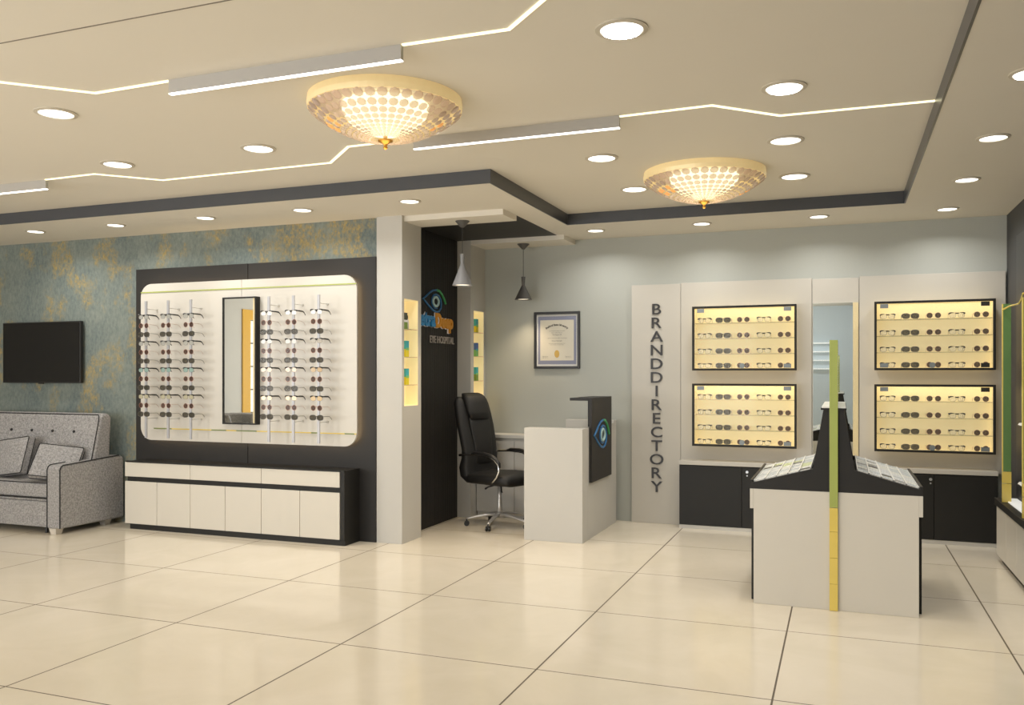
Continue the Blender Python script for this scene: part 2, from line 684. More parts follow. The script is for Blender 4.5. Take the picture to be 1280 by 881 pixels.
xr = pier('pillar_front', 6.76, 7.13, 6.80, 7.07, 1.215, 2.17, (1.905, 1.655, 1.405))
pier('pillar_rear', 8.27, YB, 8.35, 8.62, 1.06, 2.17, (1.945, 1.690, 1.430))
struct(B().box(-3.62, -2.68, 6.80, 7.13, 2.852, ZL).build('trim_5', CEIL), 'dropped white ceiling slab from the front pillar')
struct(B().box(-3.62, -2.60, 8.27, YB, 2.852, ZL).build('trim_6', CEIL), 'dropped white ceiling slab from the rear pillar')
struct(B().box(-3.874, -2.68, 7.13, 8.27, ZL - .004, ZL).build('trim_7', SLATM), 'black ceiling panel between the two slabs')
s = B()
s.box(-3.874, -3.79, 7.13, 8.27, 0, ZL - .004)
k = 7.13
while k < 8.262:
    s.box(-3.79, -3.772, k + .004, k + .024, 0, ZL - .004)
    k += 0.03
struct(s.build('wall_fluted', SLATM), 'black fluted feature wall between the pillars')

# panels of the brand wall
PY = 8.62
bp = B()
bp.box(-1.992, -1.497, PY, YB, 0, 2.40)
o = tag(bp.build('wall_panel', PANELW, bevel=.002), 'narrow pale wall panel carrying the vertical black lettering', 'wall panel')
tag(B().box(-1.493, -.263, PY - .004, YB, 0.62, 2.405).build('wall_panel', PANELW, bevel=.002), 'wide pale wall panel behind the two left lit cases', 'wall panel')
tag(B().box(-.259, .150, PY, YB, 0.62, 2.395).build('wall_panel', PANELW, bevel=.002), 'narrow pale wall panel holding the tall mirror', 'wall panel')
tag(B().box(.154, 1.345, PY - .004, YB, 0.62, 2.405).build('wall_panel', PANELW, bevel=.002), 'wide pale wall panel behind the two right lit cases', 'wall panel')
mr = thing('wall_mirror', 'tall frameless mirror with a lit strip on its right edge, between the lit cases', 'mirror', (-.06, PY - .01, 0.66))
B().box(-.252, .098, PY - .008, PY, 0.665, 2.165).build('mirror_glass', MIRROR, mr)
B().box(.098, .144, PY - .010, PY, 0.665, 2.165).build('light_strip', LEDSTRIP, mr)

# vertical lettering
lt = thing('wall_lettering', 'black raised vertical lettering on the narrow pale wall panel', 'lettering', (-1.735, PY - .01, 0.33))
for i, ch in enumerate('BRANDDIRECTORY'):
    me = text_mesh(ch, 0.15, 0.006, 0.0010)
    zc = 2.152 - i * 0.1370
    xs = [v.co.x for v in me.vertices]
    ww = max(xs) - min(xs)
    fit(me, ww * 1.22, 0.107)
    B().mesh(me, T(-1.735 - ww * .61, PY - .006, zc - .0535) @ FACE_Y).build('letter', LBLACK, lt)


# ---------------------------------------------------------------- ceiling lights
def downlight(x, y, z, r, label):
    t = thing('downlight', label, 'downlight', (x, y, z), 'recessed ceiling downlights')
    B().lathe([(r, z), (r * 1.25, z), (r * 1.25, z - .006), (r * 1.02, z - .010), (r, z - .004)], (x, y), 32).build('trim_ring', mat('trim_ring_cream', (196, 188, 172), .5, noise=.01), t, smooth=False)
    B().lathe([(0, z - .001), (r, z - .001), (r, z - .005), (0, z - .005)], (x, y), 32).build('diffuser', WLIGHT, t)
    l = add_light('downlight_lamp', 'AREA', (0, 0, -0.015), DOWNLIGHT_W, WARM, (0, 0, 0), shape='DISK', size=2 * r * .9)
    l.data.spread = math.radians(150)
    l.visible_camera = True
    l.parent = t
    return t


low = [(-7.378, 6.235, 'leftmost of the row above the teal wall'), (-6.361, 6.235, 'second from left in the row above the teal wall'),
       (-5.315, 6.23, 'above the left half of the dark display panel'), (-4.29, 6.229, 'above the right half of the dark display panel'),
       (-3.262, 6.222, 'just before the white front pillar'), (-2.237, 8.14, 'above the wall near the reception desk'),
       (-1.214, 8.12, 'above the two left lit cases'), (-.19, 8.12, 'above the tall mirror in the brand wall'),
       (.836, 8.14, 'above the two right lit cases, in the far right corner'), (.840, 6.962, 'second from the corner along the right border'),
       (.838, 5.783, 'third from the corner along the right border'), (.82, 4.60, 'cut by the right edge of the picture')]
for x, y, l in low:
    downlight(x, y, ZL, 0.073, 'round white recessed downlight ' + l)
up = [(-4.215, 3.696, 'left of the big lamp, nearest the left side'), (-4.831, 4.754, 'just behind the left zigzag light line'),
      (-3.616, 4.751, 'left of the nearer crystal lamp'), (-.893, 3.673, 'largest, at the top right of the tray'),
      (-.281, 4.724, 'just above the right zigzag light line'), (-1.554, 5.81, 'left of the farther crystal lamp'),
      (-1.568, 6.884, 'at the left rim of the farther crystal lamp'), (-.335, 5.794, 'right of the farther crystal lamp, nearer one'),
      (-.334, 6.871, 'right of the farther crystal lamp, farther one')]
for x, y, l in up:
    downlight(x, y, ZU, 0.092, 'round white recessed tray downlight ' + l)

# light lines and the linear lamps hanging from the tray
def band(pts, wdt=0.016, h=0.006):
    b = B()
    for (x0, y0), (x1, y1) in zip(pts[:-1], pts[1:]):
        d = Vector((x1 - x0, y1 - y0, 0))
        n = Vector((-d.y, d.x, 0)).normalized() * wdt / 2
        e = d.normalized() * wdt * .3
        p0, p1 = Vector((x0, y0, 0)) - e, Vector((x1, y1, 0)) + e
        q = [p0 + n, p1 + n, p1 - n, p0 - n]
        b.prism([(v.x, v.y) for v in q], 'z', ZU - h, ZU)
    return b


tag(band([(-4.75, 2.72), (-4.033, 3.199), (-3.716, 3.505), (-3.215, 3.495)]).build('ceiling_light_line', LINE), 'glowing zigzag ceiling line left of the nearer linear lamp', 'light line')
tag(band([(-1.862, 3.490), (-1.351, 3.498), (-1.121, 3.277), (-.5, 2.70)]).build('ceiling_light_line', LINE), 'glowing bent ceiling line right of the nearer linear lamp', 'light line')
tag(band([(-5.725, 4.93), (-5.225, 4.92), (-4.90, 5.265), (-3.385, 5.256), (-3.035, 4.925), (-2.55, 4.915)]).build('ceiling_light_line', LINE), 'glowing zigzag ceiling line behind the nearer crystal lamp', 'light line')
tag(band([(-1.20, 4.911), (-.675, 4.892), (-.334, 5.227), (.478, 5.245)]).build('ceiling_light_line', LINE), 'glowing zigzag ceiling line running to the right fascia', 'light line')


def linear_lamp(x0, x1, y, label):
    t = thing('linear_ceiling_lamp', label, 'ceiling lamp', ((x0 + x1) / 2, y, ZU), 'linear lamps under the ceiling tray')
    B().box(x0, x1, y, y + .024, ZU - .068, ZU).build('housing', mat('lamp_housing_grey', (172, 168, 162), .5, noise=.01), t)
    B().box(x0, x1, y + .001, y + .023, ZU - .074, ZU - .068).build('diffuser', WLIGHT, t)


linear_lamp(-3.205, -1.872, 3.485, 'long white linear lamp nearest the camera, beside the nearer crystal lamp')
linear_lamp(-2.54, -1.205, 4.895, 'long white linear lamp between the two crystal lamps')
linear_lamp(-7.2, -5.735, 4.935, 'white linear lamp at the left edge of the picture')


# crystal ceiling lamps
def crystal_lamp(x, y, R, label):
    t = thing('crystal_ceiling_lamp', label, 'ceiling lamp', (x, y, ZU), 'crystal dome lamps under the tray')
    B().lathe([(0, ZU - .001), (R * .95, ZU - .001), (R * .95, ZU - .012), (0, ZU - .012)], (x, y), 48).build('base_plate', mat('lamp_base_white', (206, 196, 184), .5, noise=.01), t)
    B().lathe([(R * .95, ZU), (R, ZU), (R * 1.01, ZU - .035), (R, ZU - .062), (R * .975, ZU - .062), (R * .965, ZU - .02), (R * .95, ZU)], (x, y), 64).build('gold_rim', GOLD, t, smooth=False)
    zt, dep = ZU - .062, 0.155

    def zz(q):
        return zt - dep * (1 - q ** 2.2)
    prof = [(R * .985 * q, zz(q)) for q in [1, .97, .93, .87, .8, .7, .6, .5, .4, .3, .2, .1, .03]]
    b = B()
    loops = [[(x + r * math.cos(2 * math.pi * k / 64), y + r * math.sin(2 * math.pi * k / 64), z) for k in range(64)] for r, z in prof]
    b.loft(loops, caps=False)
    dish = b.build('crystal_dish', DISH, t, smooth=True)
    # faceted round crystals set in rings on the dish
    b = B()
    amb = B()
    nper = 40
    q = .955
    ring = 0
    while q > .18:
        r = R * .985 * q
        br = math.pi * r / nper * 0.94
        slope = dep * 2.2 * q ** 1.2 / (R * .985)
        nrm_r, nrm_z = slope, -1.0
        ln = math.hypot(nrm_r, nrm_z)
        nrm_r, nrm_z = nrm_r / ln, nrm_z / ln
        for k in range(nper):
            a = 2 * math.pi * (k + .5 * (ring % 2) * 0) / nper
            er = Vector((math.cos(a), math.sin(a), 0))
            et = Vector((-math.sin(a), math.cos(a), 0))
            nv = Vector((er.x * nrm_r, er.y * nrm_r, nrm_z))
            tv = nv.cross(et)
            c0 = Vector((x, y, 0)) + er * r + Vector((0, 0, zz(q))) + nv * .002
            tgt = amb if (ring in (2, 3) and (k % 20) in (2, 3, 5) and math.sin(a) < .35) else b
            lp = []
            for s, h in ((1.0, 0), (.7, .005)):
                lp.append([c0 + (et * math.cos(2 * math.pi * j / 8) + tv * math.sin(2 * math.pi * j / 8)) * br * s + nv * h for j in range(8)])
            tgt.loft(lp)
        q -= 2.0 * br / (R * .985) * 1.04 / math.sqrt(1 + slope * slope)
        ring += 1
    b.build('crystal_beads', BEAD, dish)['kind'] = 'stuff'
    if len(amb.bm.verts):
        amb.build('amber_beads', AMBER, dish)['kind'] = 'stuff'
    # glowing inner bowl
    rc = R * .57
    zt2 = ZU - .03
    pr = [(rc * math.cos(math.radians(a)), zt2 - (dep + .012) * math.sin(math.radians(a))) for a in range(0, 90, 10)] + [(.002, zt2 - dep - .012)]
    B().lathe([(0, zt2)] + pr, (x, y), 40).build('glowing_bowl', CORE, t, smooth=True)
    zb = zt - dep
    B().lathe([(0, zb + .02), (.012, zb + .02), (.012, zb + .002), (.042, zb - .004), (.040, zb - .010), (.014, zb - .022), (.009, zb - .036), (.014, zb - .042), (.008, zb - .052), (0, zb - .055)], (x, y), 20).build('finial', BRASS, t, smooth=True)
    l = add_light('crystal_lamp_bulb', 'POINT', (0, 0, -.30), 2.2, (1.0, 0.76, 0.46), shadow_soft_size=.12)
    l.parent = t


crystal_lamp(-2.335, 4.17, .418, 'larger round crystal dome lamp with gold rim, nearer one in the ceiling tray')
crystal_lamp(-.955, 6.50, .442, 'round crystal dome lamp with gold rim, farther one above the brand wall')


# pendant lamps
def pendant(x, y, ztop, zneck, zflare, zbot, shade, label, power):
    t = thing('pendant_lamp', label, 'pendant lamp', (x, y, ztop), 'cone pendant lamps by the reception desk')
    B().lathe([(0, ztop), (.064, ztop), (.062, ztop - .006), (.022, ztop - .048), (.016, ztop - .056), (0, ztop - .056)], (x, y), 24).build('ceiling_cup', DSHADE, t, smooth=False)
    B().tube([(x, y, ztop - .05), (x, y, zneck)], .0028, 6).build('cord', BLACKP, t)
    R = .090
    zm = zneck - .085
    out = [(.006, zneck + .004), (.022, zneck), (.018, zm + .03), (.016, zm), (R, zbot)]
    inn = [(R - .004, zbot), (.012, zm - .004), (.003, zm)]
    B().lathe(out + inn, (x, y), 32).build('shade', shade, t, smooth=False)
    B().lathe([(0, zbot + .014), (R - .012, zbot + .014), (R - .012, zbot + .010), (0, zbot + .010)], (x, y), 24).build('bulb_disc', LAMPIN, t)
    l = add_light('pendant_bulb', 'SPOT', (0, 0, zbot - ztop + .004), power, (1.0, 0.78, 0.52), spot_size=math.radians(100), spot_blend=.8, shadow_soft_size=.03)
    l.parent = t


pendant(-3.131, 6.97, 2.852, 2.56, 0, 2.282, SHADE, 'light grey cone pendant lamp hanging before the fluted wall', 42)
pendant(-3.09, 8.42, 2.852, 2.51, 0, 2.272, DSHADE, 'dark grey cone pendant lamp hanging near the framed certificate', 24)

# ---------------------------------------------------------------- eyewear
LENS_CLEAR = glass('lens_clear', (236, 234, 226), 0.55, 0.06, 0.3)
LENS_BROWN = glass('lens_brown', (84, 60, 50), 0.72, 0.12, 0.05, 0.1)
LENS_DARK = glass('lens_dark_grey', (80, 76, 66), 0.76, 0.12, 0.05, 0.1)
RIM_GREY = mat('gunmetal_rim', (92, 90, 86), 0.35, 0.5, noise=0.03)
RIM_BLACK = mat('black_acetate', (24, 23, 22), 0.35, noise=0.05)
RIM_ROSE = mat('rose_metal', (176, 128, 112), 0.35, 0.4, noise=0.03)
RIM_DARK = mat('dark_grey_acetate', (66, 63, 58), 0.35, noise=0.05)


def eyeglasses(kind, lens=None, name='eyeglasses', scale=1.0, reach=1.0, loc=(0, 0, -5), label='', group='', light=1.0):
    """front faces -Y, arms run to +Y; the origin is under the lenses"""
    t = thing(name, label, 'glasses', (0, 0, 0), group)
    a, b, e, cx = {'A': (.0265, .0215, 3.0, .0335), 'B': (.0235, .0235, 2.1, .0335), 'C': (.0325, .0225, 2.7, .0375)}[kind]
    a, b, cx = a * scale, b * scale, cx * scale
    zc = b + .003
    rimr = {'A': .0012, 'B': .0014, 'C': .0026}[kind]
    rimm = {'A': RIM_GREY, 'B': RIM_ROSE, 'C': RIM_DARK}[kind]
    f = B()
    for s in (-1, 1):
        f.tube([(x, 0, z) for x, z in sup(s * cx, zc, a, b, e, 22)], rimr, 6, closed=True)
    if kind == 'B':
        f.tube([(-cx + a, 0, zc + b * .35), (0, -.002, zc + b * .55), (cx - a, 0, zc + b * .35)], .0014, 6)
    elif kind == 'C':
        f.tube([(-cx + a, 0, zc + b * .45), (0, -.002, zc + b * .6), (cx - a, 0, zc + b * .45)], .0030, 6)
    f.build('frame', rimm, t)
    if kind == 'A':
        g = B()
        g.tube([(-cx + a * .75, -.001, zc + b * .78), (0, -.003, zc + b * .72), (cx - a * .75, -.001, zc + b * .78)], .0060, 6)
        for s in (-1, 1):
            g.tube([(s * (cx - a * .2), -.001, zc + b * 1.0), (s * (cx + a * .5), -.001, zc + b * .98), (s * (cx + a * .95), -.001, zc + b * .82), (s * (cx + a * 1.1), .002, zc + b * .45)], [.0028, .0055, .0070, .0052], 6)
        g.build('brow_bar', RIM_BLACK, t)
    lm = lens or {'A': LENS_CLEAR, 'B': LENS_BROWN, 'C': LENS_DARK}[kind]
    for s in (-1, 1):
        B().prism(sup(s * cx, zc, a - .0008, b - .0008, e, 22), 'y', -.0006, .0006).build('lens', lm, t)
    for s in (-1, 1):
        x = s * (cx + a + .001)
        zt = zc + b * (.75 if kind == 'A' else .45)
        p = [(x, .001, zt), (x * 1.0, .05, zt), (x * .98, .098, zt - .002), (x * .95, .122, zt - .014), (x * .94, .140, zt - .034)]
        p = [(u, v * reach, w_) for u, v, w_ in p]
        if kind == 'A':
            B().tube(p, [.0060, .0075, .0072, .0050, .0042], 6, flat=(.25, 1)).build('arm', RIM_BLACK, t)
        else:
            B().tube(p, .0012 if kind == 'B' else .0019, 6).build('arm', rimm, t)
    t.location = loc
    return t


# ---------------------------------------------------------------- left display: dark panel, white board, rods, mirror
dp = thing('display_back_panel', 'tall dark charcoal wall panel behind the white eyewear board', 'wall panel', (-5.247, 6.775, 0))
B().box(-6.62, -5.262, 6.75, 6.797, 0, 2.548).build('panel_left', CHAR, dp, bevel=.0015)
B().box(-5.256, -3.877, 6.75, 6.797, 0, 2.548).build('panel_right', CHAR, dp, bevel=.0015)
BY = 6.68
bd = thing('eyewear_board', 'white rounded display board with backlit edge, above the low white cabinet', 'display board', (-5.26, BY, 0.85))
pts = rounded(-6.49, -4.03, .852, 2.388, .13)
left = [(max(-6.49, min(-5.277, x)), z) for x, z in pts]
right = [(max(-5.273, min(-4.03, x)), z) for x, z in pts]


def dedup(p):
    out = []
    for q in p:
        if not out or (abs(q[0] - out[-1][0]) + abs(q[1] - out[-1][1])) > 1e-5:
            out.append(q)
    return out


def half(side):
    n = 8
    if side == 'l':
        p = rounded(-6.49, -4.0, .852, 2.388, .13, n)
        p = [q for q in p if q[0] < -5.4]
        return [(-5.277, 2.388)] + p + [(-5.277, .852)]
    p = rounded(-7.0, -4.03, .852, 2.388, .13, n)
    p = [q for q in p if q[0] > -5.0]
    up_ = [q for q in p if q[1] > 1.5]
    dn = [q for q in p if q[1] < 1.5]
    return [(-5.273, .852)] + dn + up_ + [(-5.273, 2.388)]


B().prism(half('l'), 'y', BY, BY + .02).build('board_left', BOARDW, bd)
B().prism(half('r'), 'y', BY, BY + .02).build('board_right', BOARDW, bd)
ins = rounded(-6.455, -4.065, .887, 2.353, .10, 6)
B().tube([(x, BY + .032, z) for x, z in ins], .007, 6, closed=True).build('backlight', emission('backlight_warm', (255, 222, 176), 17.0), bd)
for x, z in ((-6.2, 1.2), (-6.2, 2.1), (-4.3, 1.2), (-4.3, 2.1), (-5.4, 1.2), (-5.4, 2.1), (-5.1, 1.2), (-5.1, 2.1)):
    B().box(x - .02, x + .02, BY + .02, 6.75, z - .02, z + .02).build('standoff', BLACKP, bd)
B().box(-6.485, -4.032, BY - .006, BY, 2.300, 2.311).build('glass_line', OLIVE, bd)
gl = B()
gl.box(-6.30, -4.032, BY - .006, BY, .962, .972)
gl.build('glass_line', YELLOW, bd)
for x0, x1 in ((-6.32, -6.1), (-5.62, -5.45), (-5.33, -5.1), (-4.15, -4.05), (-4.5, -4.42)):
    B().box(x0, x1, BY - .008, BY - .006, .962, .972).build('glass_line_mark', mat('dark_green_mark', (110, 128, 62), .4, noise=.04), bd)

mf = thing('board_mirror', 'tall black-framed mirror with lit strip mounted on the white board', 'mirror', (-5.27, BY - .03, 1.03))
fr = B()
mx0, mx1, mz0, mz1, my = -5.448, -5.066, 1.030, 2.220, BY - .062
fr.box(mx0, mx0 + .014, my, BY, mz0, mz1).box(mx1 - .014, mx1, my, BY, mz0, mz1)
fr.box(mx0 + .014, mx1 - .014, my, BY, mz0, mz0 + .014).box(mx0 + .014, mx1 - .014, my, BY, mz1 - .014, mz1)
fr.build('frame', BLACKL, mf)
B().box(mx0 + .014, mx1 - .036, my + .008, BY - .03, mz0 + .014, mz1 - .014).build('mirror_glass', MIRROR, mf)
B().box(mx1 - .036, mx1 - .014, my + .006, BY - .03, mz0 + .014, mz1 - .014).build('light_strip', LEDSTRIP, mf)

RODY = 6.53
rods = [(-6.285, 'leftmost rod'), (-6.015, 'second rod from left'), (-5.745, 'rod just left of board mirror'),
        (-4.861, 'rod just right of board mirror'), (-4.597, 'second rod from right'), (-4.330, 'rightmost rod')]
protoG = {}
ordn = ['topmost', 'second', 'third', 'fourth', 'fifth', 'sixth', 'seventh', 'eighth', 'ninth', 'tenth', 'eleventh', 'lowest']
lens_reflections = {('l', 0): (186, 186, 180), ('l', 3): (186, 186, 180), ('l', 6): (158, 186, 180), ('l', 9): (200, 194, 166),
         ('r', 0): (252, 250, 244), ('r', 3): (196, 190, 178), ('r', 6): (214, 186, 146), ('r', 9): (236, 208, 162)}  # reflections on the clear lenses, painted as a colour per row and side
desc = {'A': 'clear black-armed glasses', 'B': 'round brown rose-armed sunglasses', 'C': 'wide dark grey sunglasses'}
reflection_name = {('l', 0): 'clear', ('l', 3): 'clear', ('l', 6): 'teal-reflecting', ('l', 9): 'beige-reflecting',
         ('r', 0): 'white-reflecting', ('r', 3): 'clear', ('r', 6): 'tan-reflecting', ('r', 9): 'amber-reflecting'}
for xr_, rn in rods:
    t = thing('eyewear_rod', 'slim grey vertical eyewear rod on the white board, ' + rn.replace('rod ', 'the one ').replace(' rod', ' one'), 'display rod', (xr_, RODY, .885), 'eyewear rods on the white board')
    B().box(xr_ - .012, xr_ + .012, RODY, RODY + .012, .885, 2.205).build('rod', mat('satin_grey_rod', (176, 176, 180), .35, .3, noise=.02), t)
    for z in (2.13, 1.07):
        B().tube([(xr_, RODY + .012, z), (xr_, BY, z)], .0032, 8).build('bracket', mat('pale_bracket', (196, 192, 184), .4, noise=.02), t)
        B().tube([(xr_, BY - .012, z), (xr_, BY - .001, z)], .010, 12).build('bracket_foot', mat('pale_bracket', (196, 192, 184), .4, noise=.02), t)
for ri, (xr_, rn) in enumerate(rods):
    side = 'l' if ri < 3 else 'r'
    for row in range(12):
        kind = 'ABC'[row % 3]
        zc = 2.052 - row * (2.052 - 1.114) / 11
        if kind == 'A':
            key = ('A', side, row)
            d = reflection_name[(side, row)] + ' black-armed glasses'
            lens = glass('lens_%s_%d' % (side, row), lens_reflections[(side, row)], .75 if row or side == 'l' else .95, .12, .15)
        else:
            key = (kind,)
            d = desc[kind]
            lens = None
        hh = {'A': .0215, 'B': .0235, 'C': .0225}[kind] + .003
        loc = (xr_ - .012, RODY - .012, zc - hh)
        lab = '%s, %s row down on the %s' % (d, ordn[row], rn) if 0 < row < 11 else '%s, %s pair on the %s' % (d, ordn[row], rn)
        g = 'glasses hung on the white board'
        if key not in protoG:
            protoG[key] = eyeglasses(kind, lens, loc=loc, label=lab, group=g)
            B_ = B()
            B_.box(-.004 + .012, .004 + .012, .002, .012, hh + .004, hh + .012)
            OFF[protoG[key].name] = Vector((0, 0, 0))
            B_.build('rod_clip', ALU, protoG[key])
        else:
            copy_tree(protoG[key], loc, lab, g)

# low cabinet under the board
cb = thing('low_cabinet', 'long low cabinet with cream drawers and doors in a dark body, under the white board', 'cabinet', (-5.3, 6.62, 0))
CY = 6.50
B().box(-6.500, -4.045, CY + .02, 6.75, 0.045, .655).build('body', BLACKL, cb, bevel=.002)
B().box(-6.46, -4.045, CY + .012, 6.75, 0, .05).build('plinth', BLACKL, cb)
B().box(-6.500, -4.045, CY, CY + .019, .048, .052).build('base_rail', BLACKL, cb)
B().box(-4.085, -4.045, CY, CY + .02, .045, .655).build('side_panel', BLACKL, cb, bevel=.001)
B().box(-6.500, -4.045, CY - .004, CY + .02, .646, .660).build('top_edge', BLACKL, cb, bevel=.001)
xs = [-6.515, -5.722, -4.918, -4.092]
for a, b_ in zip(xs[:-1], xs[1:]):
    B().box(a + .002, b_ - .002, CY, CY + .018, .508, .645).build('drawer', CREAM, cb, bevel=.003)
xs = [-6.515, -6.12, -5.722, -5.32, -4.918, -4.505, -4.092]
for a, b_ in zip(xs[:-1], xs[1:]):
    B().box(a + .002, b_ - .002, CY, CY + .018, .052, .462).build('door', CREAM, cb, bevel=.003)

# television
tv = thing('television', 'black flat-screen television on the teal wallpapered wall', 'television', (-7.89, 6.77, 1.405))
B().box(-8.449, -7.345, 6.735, 6.775, 1.407, 2.05).build('casing', BLACKP, tv, bevel=.004)
B().box(-8.437, -7.357, 6.733, 6.735, 1.422, 2.038).build('screen', SCREEN, tv)
B().box(-8.15, -7.65, 6.775, 6.80, 1.55, 1.9).build('wall_mount', BLACKP, tv)
B().box(-7.93, -7.87, 6.735, 6.755, 1.397, 1.407).build('sensor_nub', BLACKP, tv)


# ---------------------------------------------------------------- sofa
def build_sofa():
    x1, x0 = -6.79, -9.05
    sf = thing('sofa', 'grey tweed two-seat sofa with black piping under the television', 'sofa', (-7.92, 6.4, 0))
    yf = 6.0
    aw = .175

    def arm(xa, xb):
        sgn = 1
        pr = []
        for y, z in ((yf, .645), (6.70, .685)):
            pr.append((y, z))
        b = B()
        b.prism([(yf, .055), (yf, .615), (yf + .03, .645), (6.72, .685), (6.76, .66), (6.77, .055)], 'x', xa, xb)
        a = b.build('armrest', TWEED, sf, bevel=.018, seg=3)
        for x in (xa + .012, xb - .003) if xa > -8 else (xa + .003, xb - .012):
            p = [(x, yf - .001, .06), (x, yf - .001, .605), (x, yf + .012, .634), (x, yf + .035, .648), (x, 6.70, .686)]
            B().tube(p, .0055, 6).build('piping', PIPING, a)
    arm(x1 - aw, x1)
    arm(x0, x0 + aw)
    xi0, xi1 = x0 + aw, x1 - aw
    B().box(xi0, xi1, yf + .03, 6.62, .055, .30).build('base', TWEED, sf, bevel=.012, seg=3)
    B().box(xi0 + .002, xi1 - .002, yf + .02, yf + .055, .305, .322).build('base_rail', TWEED, sf, bevel=.006)
    sc = B().box(xi0, xi1, yf + .015, 6.40, .328, .478).build('seat_cushion', TWEED, sf, bevel=.03, seg=4)
    for z in (.474, .336):
        B().tube([(xi0, yf + .012, z), (xi1, yf + .012, z)], .005, 6).build('piping', PIPING, sc)
    # tilted backrest
    pr = [(6.34, .40), (6.50, 1.08), (6.53, 1.112), (6.60, 1.11), (6.64, 1.07), (6.60, .35), (6.36, .30)]
    bk = B().prism(pr, 'x', x0 + .10, x1 - .03).build('backrest', TWEED, sf, bevel=.03, seg=4)

    def on(z, d=0.0):
        return 6.34 + (z - .40) * .16 / .68 - d
    xe = x1 - .045
    path = [(xe, on(.52, .002), .52), (xe, on(1.04, .003), 1.04), (xe - .008, on(1.07, .0), 1.078), (xe - .03, 6.512, 1.098), (x0 + .15, 6.512, 1.098), (x0 + .115, on(1.07), 1.078), (x0 + .115, on(.52), .52)]
    B().tube(path, .005, 6).build('piping', PIPING, bk)
    for i in range(8):
        x = -7.13 - i * .285
        if x < x0 + .2:
            break
        z = .93
        b = B()
        loops = []
        for s, d in ((1.0, 0.0), (.9, .010), (.4, .015)):
            loops.append([(x + .015 * s * math.cos(a * math.pi / 6), on(z, d - .0015), z + .015 * s * math.sin(a * math.pi / 6)) for a in range(12)])
        b.loft(loops)
        b.build('tuft_button', BLACKP, bk, smooth=True)
    for x in (x1 - .10, x0 + .10):
        for y in (yf + .045, 6.62):
            B().loft([[(x + sx * w, y + sy * w, z) for sx, sy in ((-1, -1), (1, -1), (1, 1), (-1, 1))] for w, z in ((.032, 0), (.044, .056))]).build('foot', mat('pale_sofa_foot', (206, 198, 186), .4, noise=.02), sf)
    B().tube([(-7.03, yf + .06, 0.0), (-7.03, yf + .06, .055)], .016, 10).build('support_peg', BLACKP, sf)


build_sofa()


def throw_pillow(cx, cy, cz, w, h, d, rot, label):
    """square cushion with a boxed edge and piping"""
    t = thing('throw_pillow', label, 'cushion', (0, 0, 0), 'cushions on the sofa')
    M = T(cx, cy, cz) @ rot
    n = 10
    b = B()
    verts = {}
    for s in (-1, 1):
        for i in range(n + 1):
            for j in range(n + 1):
                u, v = 2 * i / n - 1, 2 * j / n - 1
                bul = (1 - u ** 4) * (1 - v ** 4)
                pinch = 1 - .05 * (u * u * v * v == 0) * 0
                co = Vector((u * w / 2, s * (d * .28 + d * .22 * bul), v * h / 2))
                verts[(s, i, j)] = b.bm.verts.new(M @ co)
    for s in (-1, 1):
        for i in range(n):
            for j in range(n):
                b.face([verts[(s, i, j)], verts[(s, i + 1, j)], verts[(s, i + 1, j + 1)], verts[(s, i, j + 1)]])
    for i in range(n):
        for (p, q) in (((i, 0), (i + 1, 0)), ((i, n), (i + 1, n)), ((0, i), (0, i + 1)), ((n, i), (n, i + 1))):
            b.face([verts[(-1,) + p], verts[(-1,) + q], verts[(1,) + q], verts[(1,) + p]])
    b.build('cover', TWEED, t, bevel=.006, seg=2)
    for s in (-1, 1):
        pp = [M @ Vector((sx * w / 2, s * d * .29, sz * h / 2)) for sx, sz in ((-1, -1), (1, -1), (1, 1), (-1, 1))]
        path = []
        for k in range(4):
            a, c_ = pp[k], pp[(k + 1) % 4]
            path += [a.lerp(c_, .02), a.lerp(c_, .5), a.lerp(c_, .98)]
        B().tube(path, .004, 6, closed=True).build('piping', PIPING, t)
    return t


Rm = Matrix.Rotation
throw_pillow(-7.70, 6.25, .675, .44, .37, .12, Rm(math.radians(-6), 4, 'Z') @ Rm(math.radians(-20), 4, 'X') @ Rm(math.radians(-8), 4, 'Y'), 'grey square pillow leaning on the sofa back at the left picture edge')
throw_pillow(-7.05, 6.19, .648, .40, .36, .10, Rm(math.radians(38), 4, 'Z') @ Rm(math.radians(-38), 4, 'X') @ Rm(math.radians(10), 4, 'Y'), 'grey square pillow tilted against the right armrest of the sofa')

# low tub chair by the left wall (shows in the board mirror)
tc_ = thing('tub_chair', 'low grey rounded tub chair seen in the board mirror, by the left window', 'chair', (-9.5, 1.4, 0))
b = B()
loops = []
for z, r in ((.04, .34), (.3, .37), (.70, .38), (.82, .36), (.84, .33), (.80, .27), (.42, .26)):
    loops.append([(-9.5 + r * math.cos(a * math.pi / 16), 1.4 + r * math.sin(a * math.pi / 16), z - (.22 if (z > .5 and math.cos(a * math.pi / 16) > .55) else 0)) for a in range(32)])
b.loft(loops)
b.build('shell', TWEED, tc_, smooth=True)
B().lathe([(0, .38), (.25, .38), (.262, .44), (.25, .48), (0, .49)], (-9.5, 1.4), 28).build('seat', TWEED, tc_, smooth=True)
for a in (45, 135, 225, 315):
    B().tube([(-9.5 + .25 * math.cos(math.radians(a)), 1.4 + .25 * math.sin(math.radians(a)), 0), (-9.5 + .24 * math.cos(math.radians(a)), 1.4 + .24 * math.sin(math.radians(a)), .06)], .018, 10).build('leg', BLACKP, tc_)

